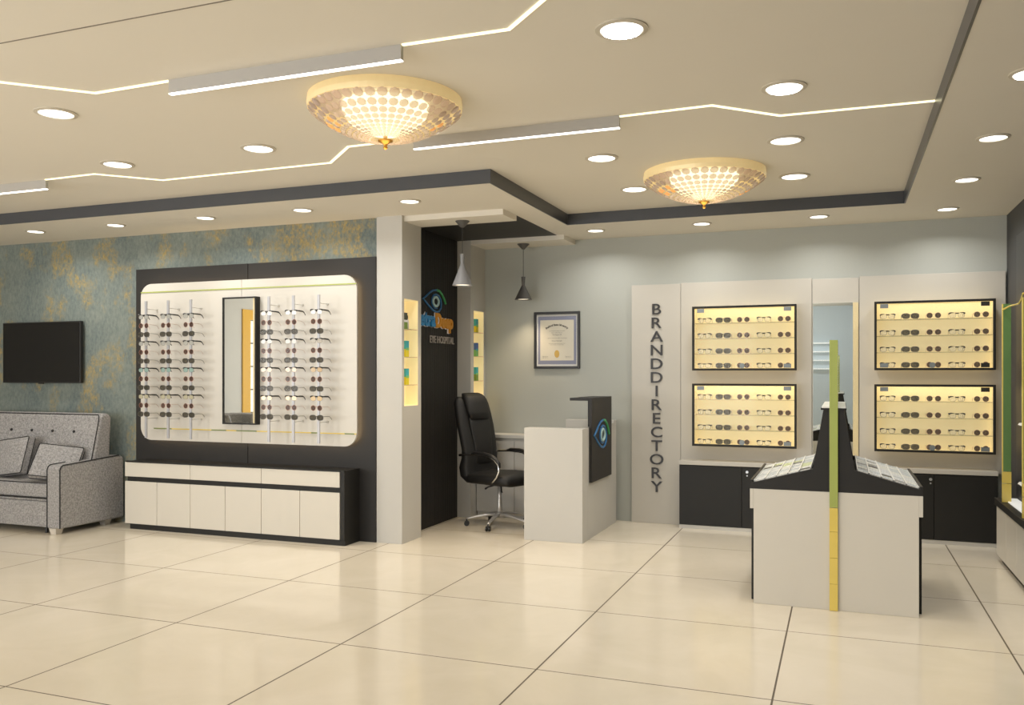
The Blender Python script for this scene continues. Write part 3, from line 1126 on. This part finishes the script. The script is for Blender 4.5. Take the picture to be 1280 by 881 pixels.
# ---------------------------------------------------------------- signs
def eye_parts(parent, y0, y1, zmid, x, hh, rad):
    """eye logo reading from +X: pointed left corner at y0, right at y1"""
    L = y1 - y0

    def P(u, v):
        return (x, y0 + u * L, zmid + v * hh)
    lower = [P(0, 0), P(.12, .26), P(.26, .62), P(.42, .92), P(.58, 1.02)]
    blue = lower[::-1] + [P(.08, -.12), P(.24, -.50), P(.42, -.86), P(.58, -1.0), P(.70, -.90), P(.78, -.60), P(.80, -.15), P(.76, .25), P(.68, .52), P(.56, .62), P(.44, .48)]
    B().tube(blue, rad, 6, flat=(1, 1)).build('eye_outline', EBLUE, parent)
    B().tube([P(.58, 1.02), P(.72, .98), P(.84, .70), P(.93, .30), P(1.0, -.10)], rad * 1.25, 6).build('eye_lash', EGREEN, parent)
    ring = [P(.56 + .12 * math.cos(a * math.pi / 10), -.05 + .42 * math.sin(a * math.pi / 10)) for a in range(20)]
    B().tube(ring, rad * 1.3, 6, closed=True).build('eye_iris', EPALE, parent)
    ring = [P(.56 + .19 * math.cos(a * math.pi / 10), -.05 + .62 * math.sin(a * math.pi / 10)) for a in range(4, 17)]
    B().tube(ring, rad * .7, 6).build('eye_inner_line', EBLUE, parent)


SX = -3.765
sg = thing('wall_sign', 'eye emblem with blue and orange hospital name on the black fluted wall', 'sign', (SX, 7.75, 1.82))
eye_parts(sg, 7.455, 7.965, 2.225, SX, .108, .0095)
me = fit(text_mesh('Netra', .2, .008, .008), .49, .150)
B().mesh(me, T(SX + .004, 7.225, 1.965) @ FACE_X).build('name_blue', LBLUE, sg)
me = fit(text_mesh('Netra', .2, .003, .012), .49, .158)
B().mesh(me, T(SX - .004, 7.212, 1.960) @ FACE_X).build('name_shadow', LWHITE, sg)
me = fit(text_mesh('Deep', .2, .008, .009), .40, .190)
B().mesh(me, T(SX + .004, 7.725, 1.918) @ FACE_X).build('name_orange', LORANGE, sg)
me = fit(text_mesh('Deep', .2, .003, .014), .40, .198)
B().mesh(me, T(SX - .004, 7.712, 1.913) @ FACE_X).build('name_shadow', LWHITE, sg)
me = fit(text_mesh('EYE HOSPITAL', .1, .004, .0), .56, .072)
B().mesh(me, T(SX + .002, 7.604, 1.808) @ FACE_X).build('subtitle', LSILVER, sg)

# certificate
cf = thing('framed_certificate', 'black-framed certificate with blue border and gold seal on the grey wall', 'certificate', (-2.79, YB - .01, 1.554))
cx0, cx1, cz0, cz1 = -3.050, -2.545, 1.557, 2.155
f = B()
fw = .026
f.box(cx0, cx0 + fw, YB - .025, YB, cz0, cz1).box(cx1 - fw, cx1, YB - .025, YB, cz0, cz1)
f.box(cx0 + fw, cx1 - fw, YB - .025, YB, cz0, cz0 + fw).box(cx0 + fw, cx1 - fw, YB - .025, YB, cz1 - fw, cz1)
f.build('frame', BLACKP, cf, bevel=.003)
B().box(cx0 + fw, cx1 - fw, YB - .008, YB, cz0 + fw, cz1 - fw).build('mount', mat('certificate_mount', (214, 214, 212), .6, noise=.01), cf)
bx0, bx1, bz0, bz1 = cx0 + .045, cx1 - .045, cz0 + .05, cz1 - .05
n = 26
wav = []
for k in range(n * 2 + 1):
    wav.append((bx0 + (bx1 - bx0) * k / (2 * n), bz1 + (.005 if k % 2 else 0)))
for k in range(n * 2 + 1):
    wav.append((bx1 + (.004 if k % 2 else 0), bz1 - (bz1 - bz0) * k / (2 * n)))
for k in range(n * 2 + 1):
    wav.append((bx1 - (bx1 - bx0) * k / (2 * n), bz0 - (.005 if k % 2 else 0)))
for k in range(n * 2 + 1):
    wav.append((bx0 - (.004 if k % 2 else 0), bz0 + (bz1 - bz0) * k / (2 * n)))
B().prism(dedup(wav)[:-1], 'y', YB - .0095, YB - .008).build('border', PBORDER, cf)
B().box(bx0 + .022, bx1 - .022, YB - .0105, YB - .0095, bz0 + .036, bz1 - .036).build('paper', PAPER, cf)
ink = B()
xc = (bx0 + bx1) / 2
title = 'Bradford State University'
n = len(title)
for i, ch in enumerate(title):
    if ch == ' ':
        continue
    a = (i - (n - 1) / 2) / n * 1.25
    me = text_mesh(ch, .028, .0003, .0012)
    r = .20
    ink.mesh(me, T(xc + r * math.sin(a), YB - .0108, bz1 - .095 - r * (1 - math.cos(a))) @ FACE_Y @ Rm(-a, 4, 'Z') @ T(-.007, 0, 0))
for z, s, h in ((.380, 'upon the recommendation of the faculty', .009), (.362, 'has conferred on', .008), (.335, 'The Degree Of', .016), (.305, 'together with all the rights and privileges', .008),
                (.272, 'Doctor of Optometry', .015), (.248, 'granted under the seal of the', .008), (.235, 'university on this day', .008)):
    wd = {.380: .17, .362: .12, .335: .10, .305: .22, .272: .11, .248: .18, .235: .15}[z]
    me = fit(text_mesh(s, .01, .0003, .0), wd, h)
    ink.mesh(me, T(xc - wd / 2, YB - .0108, cz0 + z + .012) @ FACE_Y)
for x in (bx0 + .045, bx1 - .115):
    for z in (.125, .112):
        me = fit(text_mesh('Signature', .01, .0003, .0), .065, .008)
        ink.mesh(me, T(x, YB - .0108, cz0 + z) @ FACE_Y)
ink.build('printed_text', INK, cf)
B().prism(sup(xc, cz0 + .155, .027, .040, 2), 'y', YB - .013, YB - .0105).build('seal', SEALG, cf)

# ---------------------------------------------------------------- reception desk
dk = thing('reception_desk', 'white reception desk with raised charcoal ledge and eye emblem', 'desk', (-2.42, 7.97, 0))
B().box(-2.690, -2.140, 7.35, 7.52, 0, 1.012).build('near_end_block', WHITEP, dk, bevel=.002)
B().box(-2.210, -2.140, 7.52, 8.47, 0, 1.012).build('front_panel', WHITEP, dk, bevel=.002)
B().box(-2.645, -2.140, 8.47, 8.575, 0, 1.035).build('far_end_block', WHITEP, dk, bevel=.002)
B().box(-2.660, -2.210, 7.52, 8.47, .72, .75).build('worktop', WHITEP, dk, bevel=.002)
lg = B()
lg.box(-2.140, -2.112, 7.56, 8.275, .515, 1.283)
lg.box(-2.322, -2.140, 7.56, 8.275, 1.258, 1.283)
o = lg.build('ledge_panel', CHAR, dk, bevel=.002)
for y in (7.75, 8.1):
    B().box(-2.20, -2.14, y - .015, y + .015, 1.012, 1.258).build('ledge_bracket', CHAR, dk)
eye_parts(o, 7.62, 8.16, .935, -2.109, .128, .0105)

# back counter behind the desk
bc = thing('back_counter', 'low white counter along the wall behind the office chair', 'counter', (-3.13, 8.5, 0))
B().box(-3.615, -2.70, 8.38, YB - .002, .832, .868).build('countertop', WHITEP, bc, bevel=.003)
B().box(-3.615, -2.70, 8.42, YB - .002, .05, .832).build('body', WHITEP, bc)
B().box(-3.615, -2.70, 8.44, YB - .002, 0, .05).build('plinth', WHITEP, bc)
for a, b_ in ((-3.613, -3.187), (-3.183, -2.702)):
    B().box(a, b_, 8.405, 8.42, .055, .80).build('door', WHITEP, bc, bevel=.002)


# office chair
def build_chair():
    t = thing('office_chair', 'black high-back leather office chair with metal arms and five-star base', 'chair', (0, 0, 0))
    OFF[t.name] = Vector((0, 0, 0))
    # local: faces +X
    B().tube([(0, 0, .10), (0, 0, .20), (0, 0, .28), (0, 0, .40)], [.030, .026, .020, .020], 16).build('gas_lift', ALU, t, smooth=True)
    base = B()
    base.lathe([(0, .085), (.045, .085), (.050, .105), (.042, .135), (.028, .145), (0, .145)], (0, 0), 20)
    casters = []
    for k in range(5):
        a = math.radians(72 * k + 2)
        d = Vector((math.cos(a), math.sin(a), 0))
        pts_, rr = [], []
        for q, z, r in ((.03, .115, .026), (.12, .112, .024), (.22, .095, .020), (.30, .078, .016), (.325, .070, .014)):
            pts_.append(d * q + Vector((0, 0, z)))
            rr.append(r)
        base.tube(pts_, rr, 8, flat=(1.0, .7))
        casters.append((d, a))
    base.build('star_base', ALU, t, smooth=True)
    for d, a in casters:
        c0 = d * .325
        side = Vector((-d.y, d.x, 0))
        cc = B()
        cc.tube([c0 + Vector((0, 0, .07)), c0 + Vector((0, 0, .035))], .007, 8)
        for s in (-1, 1):
            p = c0 + side * s * .014 + Vector((0, 0, .025))
            cc.tube([p - side * .007, p + side * .007], .025, 16)
        cc.build('caster', BLACKP, t)
    mc = B()
    mc.box(-.13, .10, -.07, .07, .40, .43)
    mc.tube([(0, -.07, .41), (.02, -.20, .405), (.03, -.25, .395)], [.007, .007, .011], 8)
    mc.tube([(.06, -.05, .41), (.10, -.09, .36), (.11, -.09, .345)], .008, 8)
    mc.build('tilt_mechanism', BLACKP, t, bevel=.006)

    def ring(cx, cz, th, wd, e=3.2, nx=0.0, n=32):
        """cross-section lying across the back: thickness th in X (tilted by nx), width wd in Y"""
        return [(cx + u * math.cos(nx), v, cz + u * math.sin(nx)) for u, v in sup(0, 0, th / 2, wd / 2, e, n)]
    # seat: sections along X (planes YZ)
    def yz(x, cz, hh, wd, n=32):
        return [(x, u, v) for u, v in sup(0, cz, wd / 2, hh / 2, 3.6, n)]
    B().loft([yz(-.27, .475, .03, .40), yz(-.26, .475, .09, .46), yz(-.20, .475, .12, .50), yz(.05, .482, .13, .52), yz(.20, .482, .13, .51), yz(.265, .470, .11, .48), yz(.29, .455, .07, .44), yz(.295, .45, .03, .40)]).build('seat', LEATHER, t, smooth=True)
    sect = [(-.205, .425, .03, .38, .3), (-.215, .44, .10, .45, .3), (-.26, .50, .15, .50, .25), (-.275, .58, .16, .50, .1), (-.262, .66, .13, .485, -.05), (-.262, .74, .11, .48, -.1),
            (-.285, .86, .11, .50, -.15), (-.315, .98, .115, .51, -.18), (-.345, 1.10, .115, .50, -.2), (-.370, 1.20, .105, .48, -.2), (-.378, 1.25, .075, .45, -.2), (-.381, 1.272, .03, .40, -.2)]
    bk = B().loft([ring(cx, cz, th, wd, 3.6, nx) for cx, cz, th, wd, nx in sect]).build('backrest', LEATHER, t, smooth=True)
    # stitched centre pad and head cushion
    cs = [(-.20, .60, .02, .20, 0), (-.195, .62, .04, .24, 0), (-.200, .74, .05, .25, -.1), (-.225, .88, .05, .28, -.15), (-.250, 1.0, .05, .30, -.18), (-.262, 1.06, .04, .29, -.2), (-.27, 1.08, .01, .26, -.2)]
    B().loft([ring(cx - .008, cz, th, wd, 3.0, nx) for cx, cz, th, wd, nx in cs]).build('centre_pad', LEATHER, bk, smooth=True)
    hs = [(-.262, 1.045, .02, .20, -.2), (-.262, 1.06, .07, .28, -.2), (-.285, 1.13, .10, .31, -.2), (-.318, 1.22, .11, .31, -.2), (-.345, 1.275, .12, .30, -.2), (-.365, 1.300, .09, .27, -.2), (-.372, 1.308, .03, .22, -.2)]
    B().loft([ring(cx, cz, th, wd, 3.2, nx) for cx, cz, th, wd, nx in hs]).build('headrest', LEATHER, bk, smooth=True)
    for s in (-1, 1):
        y = s * .275
        p = [(-.30, y * .94, .700), (-.22, y, .712), (-.08, y, .720), (.06, y, .712), (.16, y, .682), (.215, y, .630), (.220, y, .575), (.190, y, .520), (.150, y, .478), (.12, y * .93, .462)]
        a = B().tube(p, .012, 10).build('armrest', CHROME, t, smooth=True)
        pad = [(-.13, y, .724), (-.08, y, .734), (.03, y, .733), (.12, y, .718), (.18, y, .690), (.222, y, .648), (.230, y, .610)]
        B().tube(pad, [.010, .020, .022, .022, .021, .018, .010], 10, flat=(1, .8)).build('arm_pad', BLACKP, a, smooth=True)
    t.location = (-3.16, 7.93, 0)
    t.rotation_euler = (0, 0, math.radians(-18))


build_chair()

# contact lens boxes and bottles in the niches
def solution_box(x, y, z, top, bot, mid, label):
    t = thing('solution_box', label, 'box', (x, y, z), 'boxes in the lit niches')
    h, w, d = .145, .062, .055
    b = B()
    b.mi = 0
    b.box(x - d / 2, x + d / 2, y - w / 2, y + w / 2, z, z + h * .48)
    b.mi = 1
    b.box(x - d / 2, x + d / 2, y - w / 2, y + w / 2, z + h * .48, z + h)
    b.build('carton', [bot, top], t)
    B().box(x + d / 2, x + d / 2 + .0012, y - w / 2, y + w / 2, z + h * .42, z + h * .56).build('label_band', mid, t)


TEAL = mat('carton_teal', (60, 172, 186), .4, noise=.04)
YEL = mat('carton_yellow', (226, 208, 40), .4, noise=.04)
LGREEN = mat('carton_green', (130, 196, 120), .4, noise=.04)
BLU = mat('carton_blue', (70, 110, 190), .4, noise=.04)
DGR = mat('carton_dark', (70, 76, 62), .4, noise=.04)
OLV = mat('carton_olive', (120, 150, 60), .4, noise=.04)
xb = -3.675
solution_box(xb, 6.915, 1.655, TEAL, YEL, LGREEN, 'teal and yellow box on the middle shelf of the front pillar niche')
solution_box(xb, 6.915, 1.405, TEAL, YEL, LGREEN, 'teal and yellow box on the lowest shelf of the front pillar niche')
solution_box(xb, 8.505, 1.945, TEAL, YEL, LGREEN, 'teal and yellow box on the top shelf of the rear pillar niche')
solution_box(xb, 8.505, 1.690, BLU, LGREEN, TEAL, 'blue and green box on the middle shelf of the rear pillar niche')
solution_box(xb, 8.505, 1.430, TEAL, OLV, LGREEN, 'teal and olive box on the lowest shelf of the rear pillar niche')
solution_box(xb, 6.885, 1.905, DGR, OLV, LWHITE, 'dark green box on the top shelf of the front pillar niche')
t = thing('lens_bottle', 'white bottle with dark cap beside the dark box, top shelf of the front niche', 'bottle', (xb, 6.955, 1.905))
B().lathe([(0, 1.905), (.018, 1.905), (.019, 1.98), (.012, 2.0), (0, 2.0)], (xb, 6.955), 20).build('body', WHITEPL, t, smooth=True)
B().lathe([(0, 2.0), (.012, 2.0), (.011, 2.03), (0, 2.03)], (xb, 6.955), 20).build('cap', DGR, t)

# ---------------------------------------------------------------- lit eyewear cases on the brand wall
CF = 8.46      # case front
SH = {1: (1.993, 1.845, 1.696, 1.560), 0: (1.256, 1.109, .962, .826)}
cabX = {'left': (-1.358, -.392), 'right': (.277, 1.247)}
itemsX = {'left': (-1.241, -1.063, -.876, -.688, -.503), 'right': (.388, .574, .763, .947, 1.137)}
casep = {}
for side in ('left', 'right'):
    for lvl in (1, 0):
        x0, x1 = cabX[side]
        z0, z1 = ((1.535, 2.155), (.803, 1.408))[1 - lvl]
        ln = ('upper' if lvl else 'lower') + '-' + side
        t = thing('display_case', 'black-framed glass-fronted lit eyewear case, the %s one of four' % ln, 'display case', ((x0 + x1) / 2, CF + .08, z0), 'lit eyewear cases')
        fw = .020
        yb = PY - .004
        f = B()
        f.box(x0, x0 + fw, CF, CF + .03, z0, z1).box(x1 - fw, x1, CF, CF + .03, z0, z1)
        f.box(x0 + fw, x1 - fw, CF, CF + .03, z0, z0 + fw).box(x0 + fw, x1 - fw, CF, CF + .03, z1 - fw, z1)
        f.build('frame', BLACKL, t, bevel=.002)
        g = B()
        i0, i1 = x0 + .012, x1 - .012
        e = .008
        g.box(i0, i0 + e, CF + .03, yb, z0 + .012, z1 - .012).box(i1 - e, i1, CF + .03, yb, z0 + .012, z1 - .012)
        g.box(i0, i1, CF + .03, yb, z0 + .012, z0 + .012 + e).box(i0, i1, CF + .03, yb, z1 - .012 - e, z1 - .012)
        g.box(i0, i1, yb - e, yb, z0 + .012, z1 - .012)
        g.build('lit_box', CASEB, t)
        sl = add_light('case_strip_light', 'AREA', (0, -.035, z1 - z0 - .024), 0.45, (1.0, 0.88, 0.66), (math.radians(35), 0, 0), shape='RECTANGLE', size=x1 - x0 - .08, size_y=.012)
        sl.parent = t
        xm = (x0 + x1) / 2
        for a, b_ in ((x0 + fw, xm - .0015), (xm + .0015, x1 - fw)):
            d = B().box(a, b_, CF + .006, CF + .010, z0 + fw, z1 - fw).build('glass_door', GLASSD, t)
            cxs = (a + .028, a + .095) if a < xm - .1 else (b_ - .095, b_ - .028)
            dark = side == 'right' and a > xm - .1
            B().box(*cxs, CF + .002, CF + .006, z1 - fw - .042, z1 - fw - .004).build('hinge_clip', DARKCLIP if dark else CLIP, d)
            if (lvl and side == 'left' and a < xm - .1) or (not lvl and a < xm - .1):
                continue
            B().box(*cxs, CF + .002, CF + .006, z0 + fw + .004, z0 + fw + .042).build('hinge_clip', DARKCLIP if (dark and lvl) else CLIP, d)
        B().prism(sup(xm - .012, z0 + .045, .024, .024, 2.6), 'y', CF - .004, CF + .006).build('lock', CLIP, t)
        for k, z in enumerate(SH[lvl][:3]):
            B().box(i0 + e, i1 - e, CF + .03, yb - e, z - .005, z).build('glass_shelf', SHELFG, t)
        for k, z in enumerate(SH[lvl]):
            for j, x in enumerate(itemsX[side]):
                kind = 'ACBAB'[j]
                nm = ('leftmost clear black-rimmed eyeglasses', 'wide dark grey sunglasses', 'middle round brown sunglasses', 'second clear black-rimmed eyeglasses', 'rightmost round brown sunglasses')[j]
                lab = '%s, %s shelf of the %s lit case' % (nm, ('top', 'second', 'third', 'bottom')[k], ln)
                zz_ = z + .001 if k < 3 else z0 + .022
                loc = (x, CF + .0155, zz_)
                gr = 'glasses in the lit cases'
                if kind not in casep:
                    casep[kind] = eyeglasses(kind, glass('lens_case_clear', (255, 253, 244), .22, .08, .05, .2, .4) if kind == 'A' else glass('lens_case_' + kind, (96, 70, 52) if kind == 'B' else (92, 84, 64), .80, .12, .05, .1), loc=loc, label=lab, group=gr, reach=.91)
                else:
                    copy_tree(casep[kind], loc, lab, gr)

# base cabinets under the cases
for (x0, x1, seams, lockx, lab) in ((-1.481, -.262, (-.888,), -.838, 'dark low base cabinet with white ledge and plinth, left of the mirror'),
                                    (.150, 1.262, (.762,), .735, 'dark low base cabinet with white ledge and plinth, right of the mirror')):
    t = thing('base_cabinet', lab, 'cabinet', ((x0 + x1) / 2, 8.53, 0), 'base cabinets on the brand wall')
    B().box(x0, x1, 8.435, PY - .004, .620, .660).build('ledge', PANELW, t, bevel=.003)
    B().box(x0, x1, 8.465, PY - .004, .035, .620).build('body', BLACKL, t)
    B().box(x0, x1, 8.452, PY - .004, 0, .035).build('plinth', WHITEP, t)
    ed = [x0] + list(seams) + [x1]
    for a, b_ in zip(ed[:-1], ed[1:]):
        d = B().box(a + .002, b_ - .002, 8.447, 8.465, .038, .612).build('door', BLACKL, t, bevel=.002)
        if a <= lockx <= b_:
            B().tube([(lockx, 8.440, .570), (lockx, 8.448, .570)], .013, 12).build('lock', STEEL, d)
            B().tube([(lockx, 8.443, .535), (lockx, 8.448, .535)], .007, 10).build('keyhole', STEEL, d)
t = thing('base_cabinet', 'dark low base cabinet under the tall mirror, behind the island stand', 'cabinet', (-.056, 8.53, 0), 'base cabinets on the brand wall')
B().box(-.260, .148, 8.435, PY - .004, .620, .660).build('ledge', PANELW, t, bevel=.003)
B().box(-.260, .148, 8.465, PY - .004, .035, .620).build('body', BLACKL, t)
B().box(-.260, .148, 8.452, PY - .004, 0, .035).build('plinth', WHITEP, t)
B().box(-.258, .146, 8.447, 8.465, .038, .612).build('door', BLACKL, t, bevel=.002)

# ---------------------------------------------------------------- island stand
il = thing('island_stand', 'white and charcoal island display stand with sloped tops in front of the brand wall', 'display stand', (-.047, 6.40, 0))
IF, IB, XC = 5.85, 6.95, -.047
B().box(XC - .492, XC + .492, IF, IB, 0, .750).build('body', CREAM, il, bevel=.002)
for s in (-1, 1):
    a, b_ = sorted((XC + s * .492, XC + s * .515))
    B().box(a, b_, IF, IB, .620, .750).build('side_lip', CREAM, il, bevel=.002)
    B().box(a, b_, IF + .1, IB - .02, .0, .612).build('side_door', BLACKL, il, bevel=.002)
prof = [(XC - .514, .750), (XC - .514, .785), (XC - .125, .893), (XC - .062, 1.272), (XC + .062, 1.272), (XC + .125, .893), (XC + .514, .785), (XC + .514, .750)]
B().prism(prof, 'y', IF, IF + .03).build('front_panel', CHAR, il, bevel=.001)
B().prism(prof, 'y', IB - .03, IB).build('rear_panel', CHAR, il, bevel=.001)
core = [(XC - .510, .750), (XC - .510, .765), (XC - .125, .865), (XC - .060, 1.270), (XC + .060, 1.270), (XC + .125, .865), (XC + .510, .765), (XC + .510, .750)]
B().prism(core, 'y', IF + .03, IB - .03).build('core', CHAR, il)
B().box(XC - .077, XC + .077, IF - .008, IB + .008, 1.272, 1.284).build('cap_edge', CHAR, il, bevel=.001)
B().box(XC - .072, XC + .072, IF - .004, IB + .004, 1.284, 1.292).build('cap', mat('white_cap', (236, 234, 228), .3, noise=.01), il)
for s in (-1, 1):
    a, b_ = sorted((XC + s * .514, XC + s * .498))
    B().box(a, b_, IF, IB, .785, .808).build('side_rail', CHAR, il, bevel=.002)
# catalogue trays on the slopes
CELLC = [mat('cell_white', (206, 208, 208), .5, noise=.08, nscale=60), mat('cell_grey', (182, 188, 190), .5, noise=.15, nscale=70),
         mat('cell_pale', (214, 214, 206), .5, noise=.05, nscale=50), mat('cell_green', (196, 204, 146), .5, noise=.06, nscale=50),
         mat('cell_dark', (58, 58, 56), .5, noise=.1), mat('cell_mid', (136, 138, 138), .5, noise=.1)]
random.seed(4)
for s, nm in ((-1, 'left'), (1, 'right')):
    t = thing('catalogue_tray', 'white gridded tray of eyewear samples on the %s slope of the island' % nm, 'tray', (XC + s * .31, 6.4, .83), 'trays on the island')

    def SP(u, y, h):
        """u from 0 at the outer edge to 1 at the inner edge of the slope"""
        X0, Z0, X1, Z1 = XC + s * .492, .786, XC + s * .135, .884
        n = Vector((-(Z1 - Z0) * 1.0, 0, (X1 - X0)))
        n = n.normalized()
        if n.z < 0:
            n = -n
        return Vector((X0 + (X1 - X0) * u, y, Z0 + (Z1 - Z0) * u)) + n * h

    def slab(b, u0, u1, y0, y1, h0, h1):
        c = [b.bm.verts.new(SP(u, y, h)) for u in (u0, u1) for y in (y0, y1) for h in (h0, h1)]
        for q in ((0, 1, 3, 2), (4, 6, 7, 5), (0, 4, 5, 1), (2, 3, 7, 6), (0, 2, 6, 4), (1, 5, 7, 3)):
            b.face([c[i] for i in q])
    g = B()
    slab(g, 0, 1, IF + .03, IB - .03, 0, .006)
    for k in range(6):
        slab(g, k / 5 - .012 if k else 0, k / 5 + .012 if k < 5 else 1, IF + .03, IB - .03, .006, .016)
    rows = 9
    dy = (IB - IF - .06) / rows
    for r in range(rows + 1):
        y = IF + .03 + dy * r
        slab(g, 0, 1, max(y - .004, IF + .03), min(y + .004, IB - .03), .006, .012)
    g.build('grid', WHITEPL, t)
    cells = B()
    for k in range(5):
        for r in range(rows):
            c_ = random.choices(range(6), (5, 6, 5, 1.2, 1, 1.2))[0]
            cells.mi = c_
            y0 = IF + .03 + dy * r
            slab(cells, k / 5 + .014, (k + 1) / 5 - .014, y0 + .006, y0 + dy - .006, .006, .010)
    cells.build('sample_cards', CELLC, t)
# central glass screen of the island
scn = thing('glass_screen', 'tall olive and yellow glass screen standing through the middle of the island stand', 'glass screen', (XC, 6.4, 0))
x0, x1 = XC - .025, XC + .025
B().prism([(IF - .022, .655), (IF - .022, 1.716), (IB - .25, 1.716)] + [(IB - .25 + .15 * math.sin(math.radians(a)), 1.566 + .15 * math.cos(math.radians(a))) for a in (20, 45, 70, 90)] + [(IB - .1, 1.294), (IF - .009, 1.294), (IF - .009, .655)], 'x', x0, x1).build('upper_glass', OLIVE, scn, bevel=.001)
zz0 = 0
for z1_ in (.17, .335, .50, .652):
    B().box(x0, x1, IF - .022, IF - .009, zz0 + .002, z1_).build('lower_glass', YELLOW, scn, bevel=.001)
    zz0 = z1_

# ---------------------------------------------------------------- right wall unit
tag(B().box(1.30, XR - .003, 5.0, 7.86, .52, 2.60).build('display_back_panel', mat('dark_panel_right', (44, 44, 45), .45, noise=.03), bevel=.002), 'tall dark panel on the right wall behind the green glass strips', 'wall panel')
rc = thing('right_counter', 'low cream cabinet with black top at the right edge of the picture', 'cabinet', (1.26, 6.4, 0))
B().box(1.19, XR - .002, 5.0, 7.885, .045, .452).build('body', CREAM, rc)
B().box(1.20, XR - .002, 5.0, 7.84, 0, .045).build('plinth', BLACKL, rc)
B().box(1.150, XR - .002, 5.0, 7.90, .452, .505).build('countertop', BLACKL, rc, bevel=.002)
B().box(1.205, 1.30, 5.0, 7.82, .505, .513).build('glass_top', TILEG, rc)
ys = [7.90, 7.475, 7.045, 6.6, 6.2, 5.8, 5.4, 5.0]
for a, b_ in zip(ys[1:], ys[:-1]):
    B().box(1.168, 1.19, a + .002, b_ - .002, .05, .450).build('door', CREAM, rc, bevel=.002)
for y, lab, zt in ((7.62, 'green glass strip with yellow foot on the right counter, farther one', 2.045), (6.82, 'green glass strip with yellow edges at the right picture edge, nearer one', 2.03)):
    g = thing('glass_strip', lab, 'glass strip', (1.19, y, .513), 'glass strips on the right counter')
    B().box(1.172, 1.226, y, y + .012, .745, zt).build('green_pane', GREEN, g)
    B().box(1.164, 1.172, y, y + .014, .745, zt).build('edge', YELLOW, g)
    B().box(1.164, 1.228, y, y + .012, .506, .650).build('yellow_pane', YELLOW, g)
    B().box(1.164, 1.228, y, y + .012, .654, .743).build('yellow_pane', YELLOW, g)
tag(B().tube([(1.168, 7.60, 2.0), (1.20, 7.52, 2.02), (1.215, 7.4, 2.02), (1.21, 7.2, 2.015), (1.19, 7.0, 2.03), (1.175, 6.85, 2.06)], .007, 8).build('curved_rail', YELLOW), 'thin curved yellow rail joining the tops of the two green strips', 'rail')
for z, k, lab in ((1.13, 'R', 'white shelf with red-armed glasses on the dark right panel, upper one'), (.70, 'D', 'white shelf with dark glasses on the dark right panel, lower one')):
    s_ = thing('wall_shelf', lab.split(' with ')[0] + ' on the dark right panel, ' + lab.split(', ')[1], 'shelf', (1.26, 7.0, z), 'small shelves on the right panel')
    B().prism([(1.20, z), (1.21, z + .014), (1.30, z + .02), (1.30, z - .004)], 'y', 6.7, 7.20).build('shelf_board', WHITEPL, s_)
    kp = eyeglasses('C', loc=(1.25, 6.99, z + .019), label='red-armed glasses on the upper white shelf of the dark right panel' if k == 'R' else 'dark grey glasses on the lower white shelf of the dark right panel', group='glasses on the right shelves')
    if k == 'R':
        for ch in kp.children:
            if ch.name.startswith('arm'):
                ch.data.materials[0] = mat('red_acetate', (176, 50, 44), .4, noise=.05)
    kp.rotation_euler = (0, 0, math.radians(-90))

# shelves on the front wall, seen only in the tall mirror
for z, lab in ((2.18, 'topmost'), (1.99, 'second from top'), (1.80, 'third from top'), (1.615, 'lowest')):
    tag(B().box(-1.3, -.12, YF, YF + .16, z - .009, z + .009).build('wall_shelf', TILEG), 'thin white shelf reflected in the tall mirror, ' + lab + ' of four', 'shelf', 'white shelves on the front wall')  # glow put into the shelf material so the undersides read white
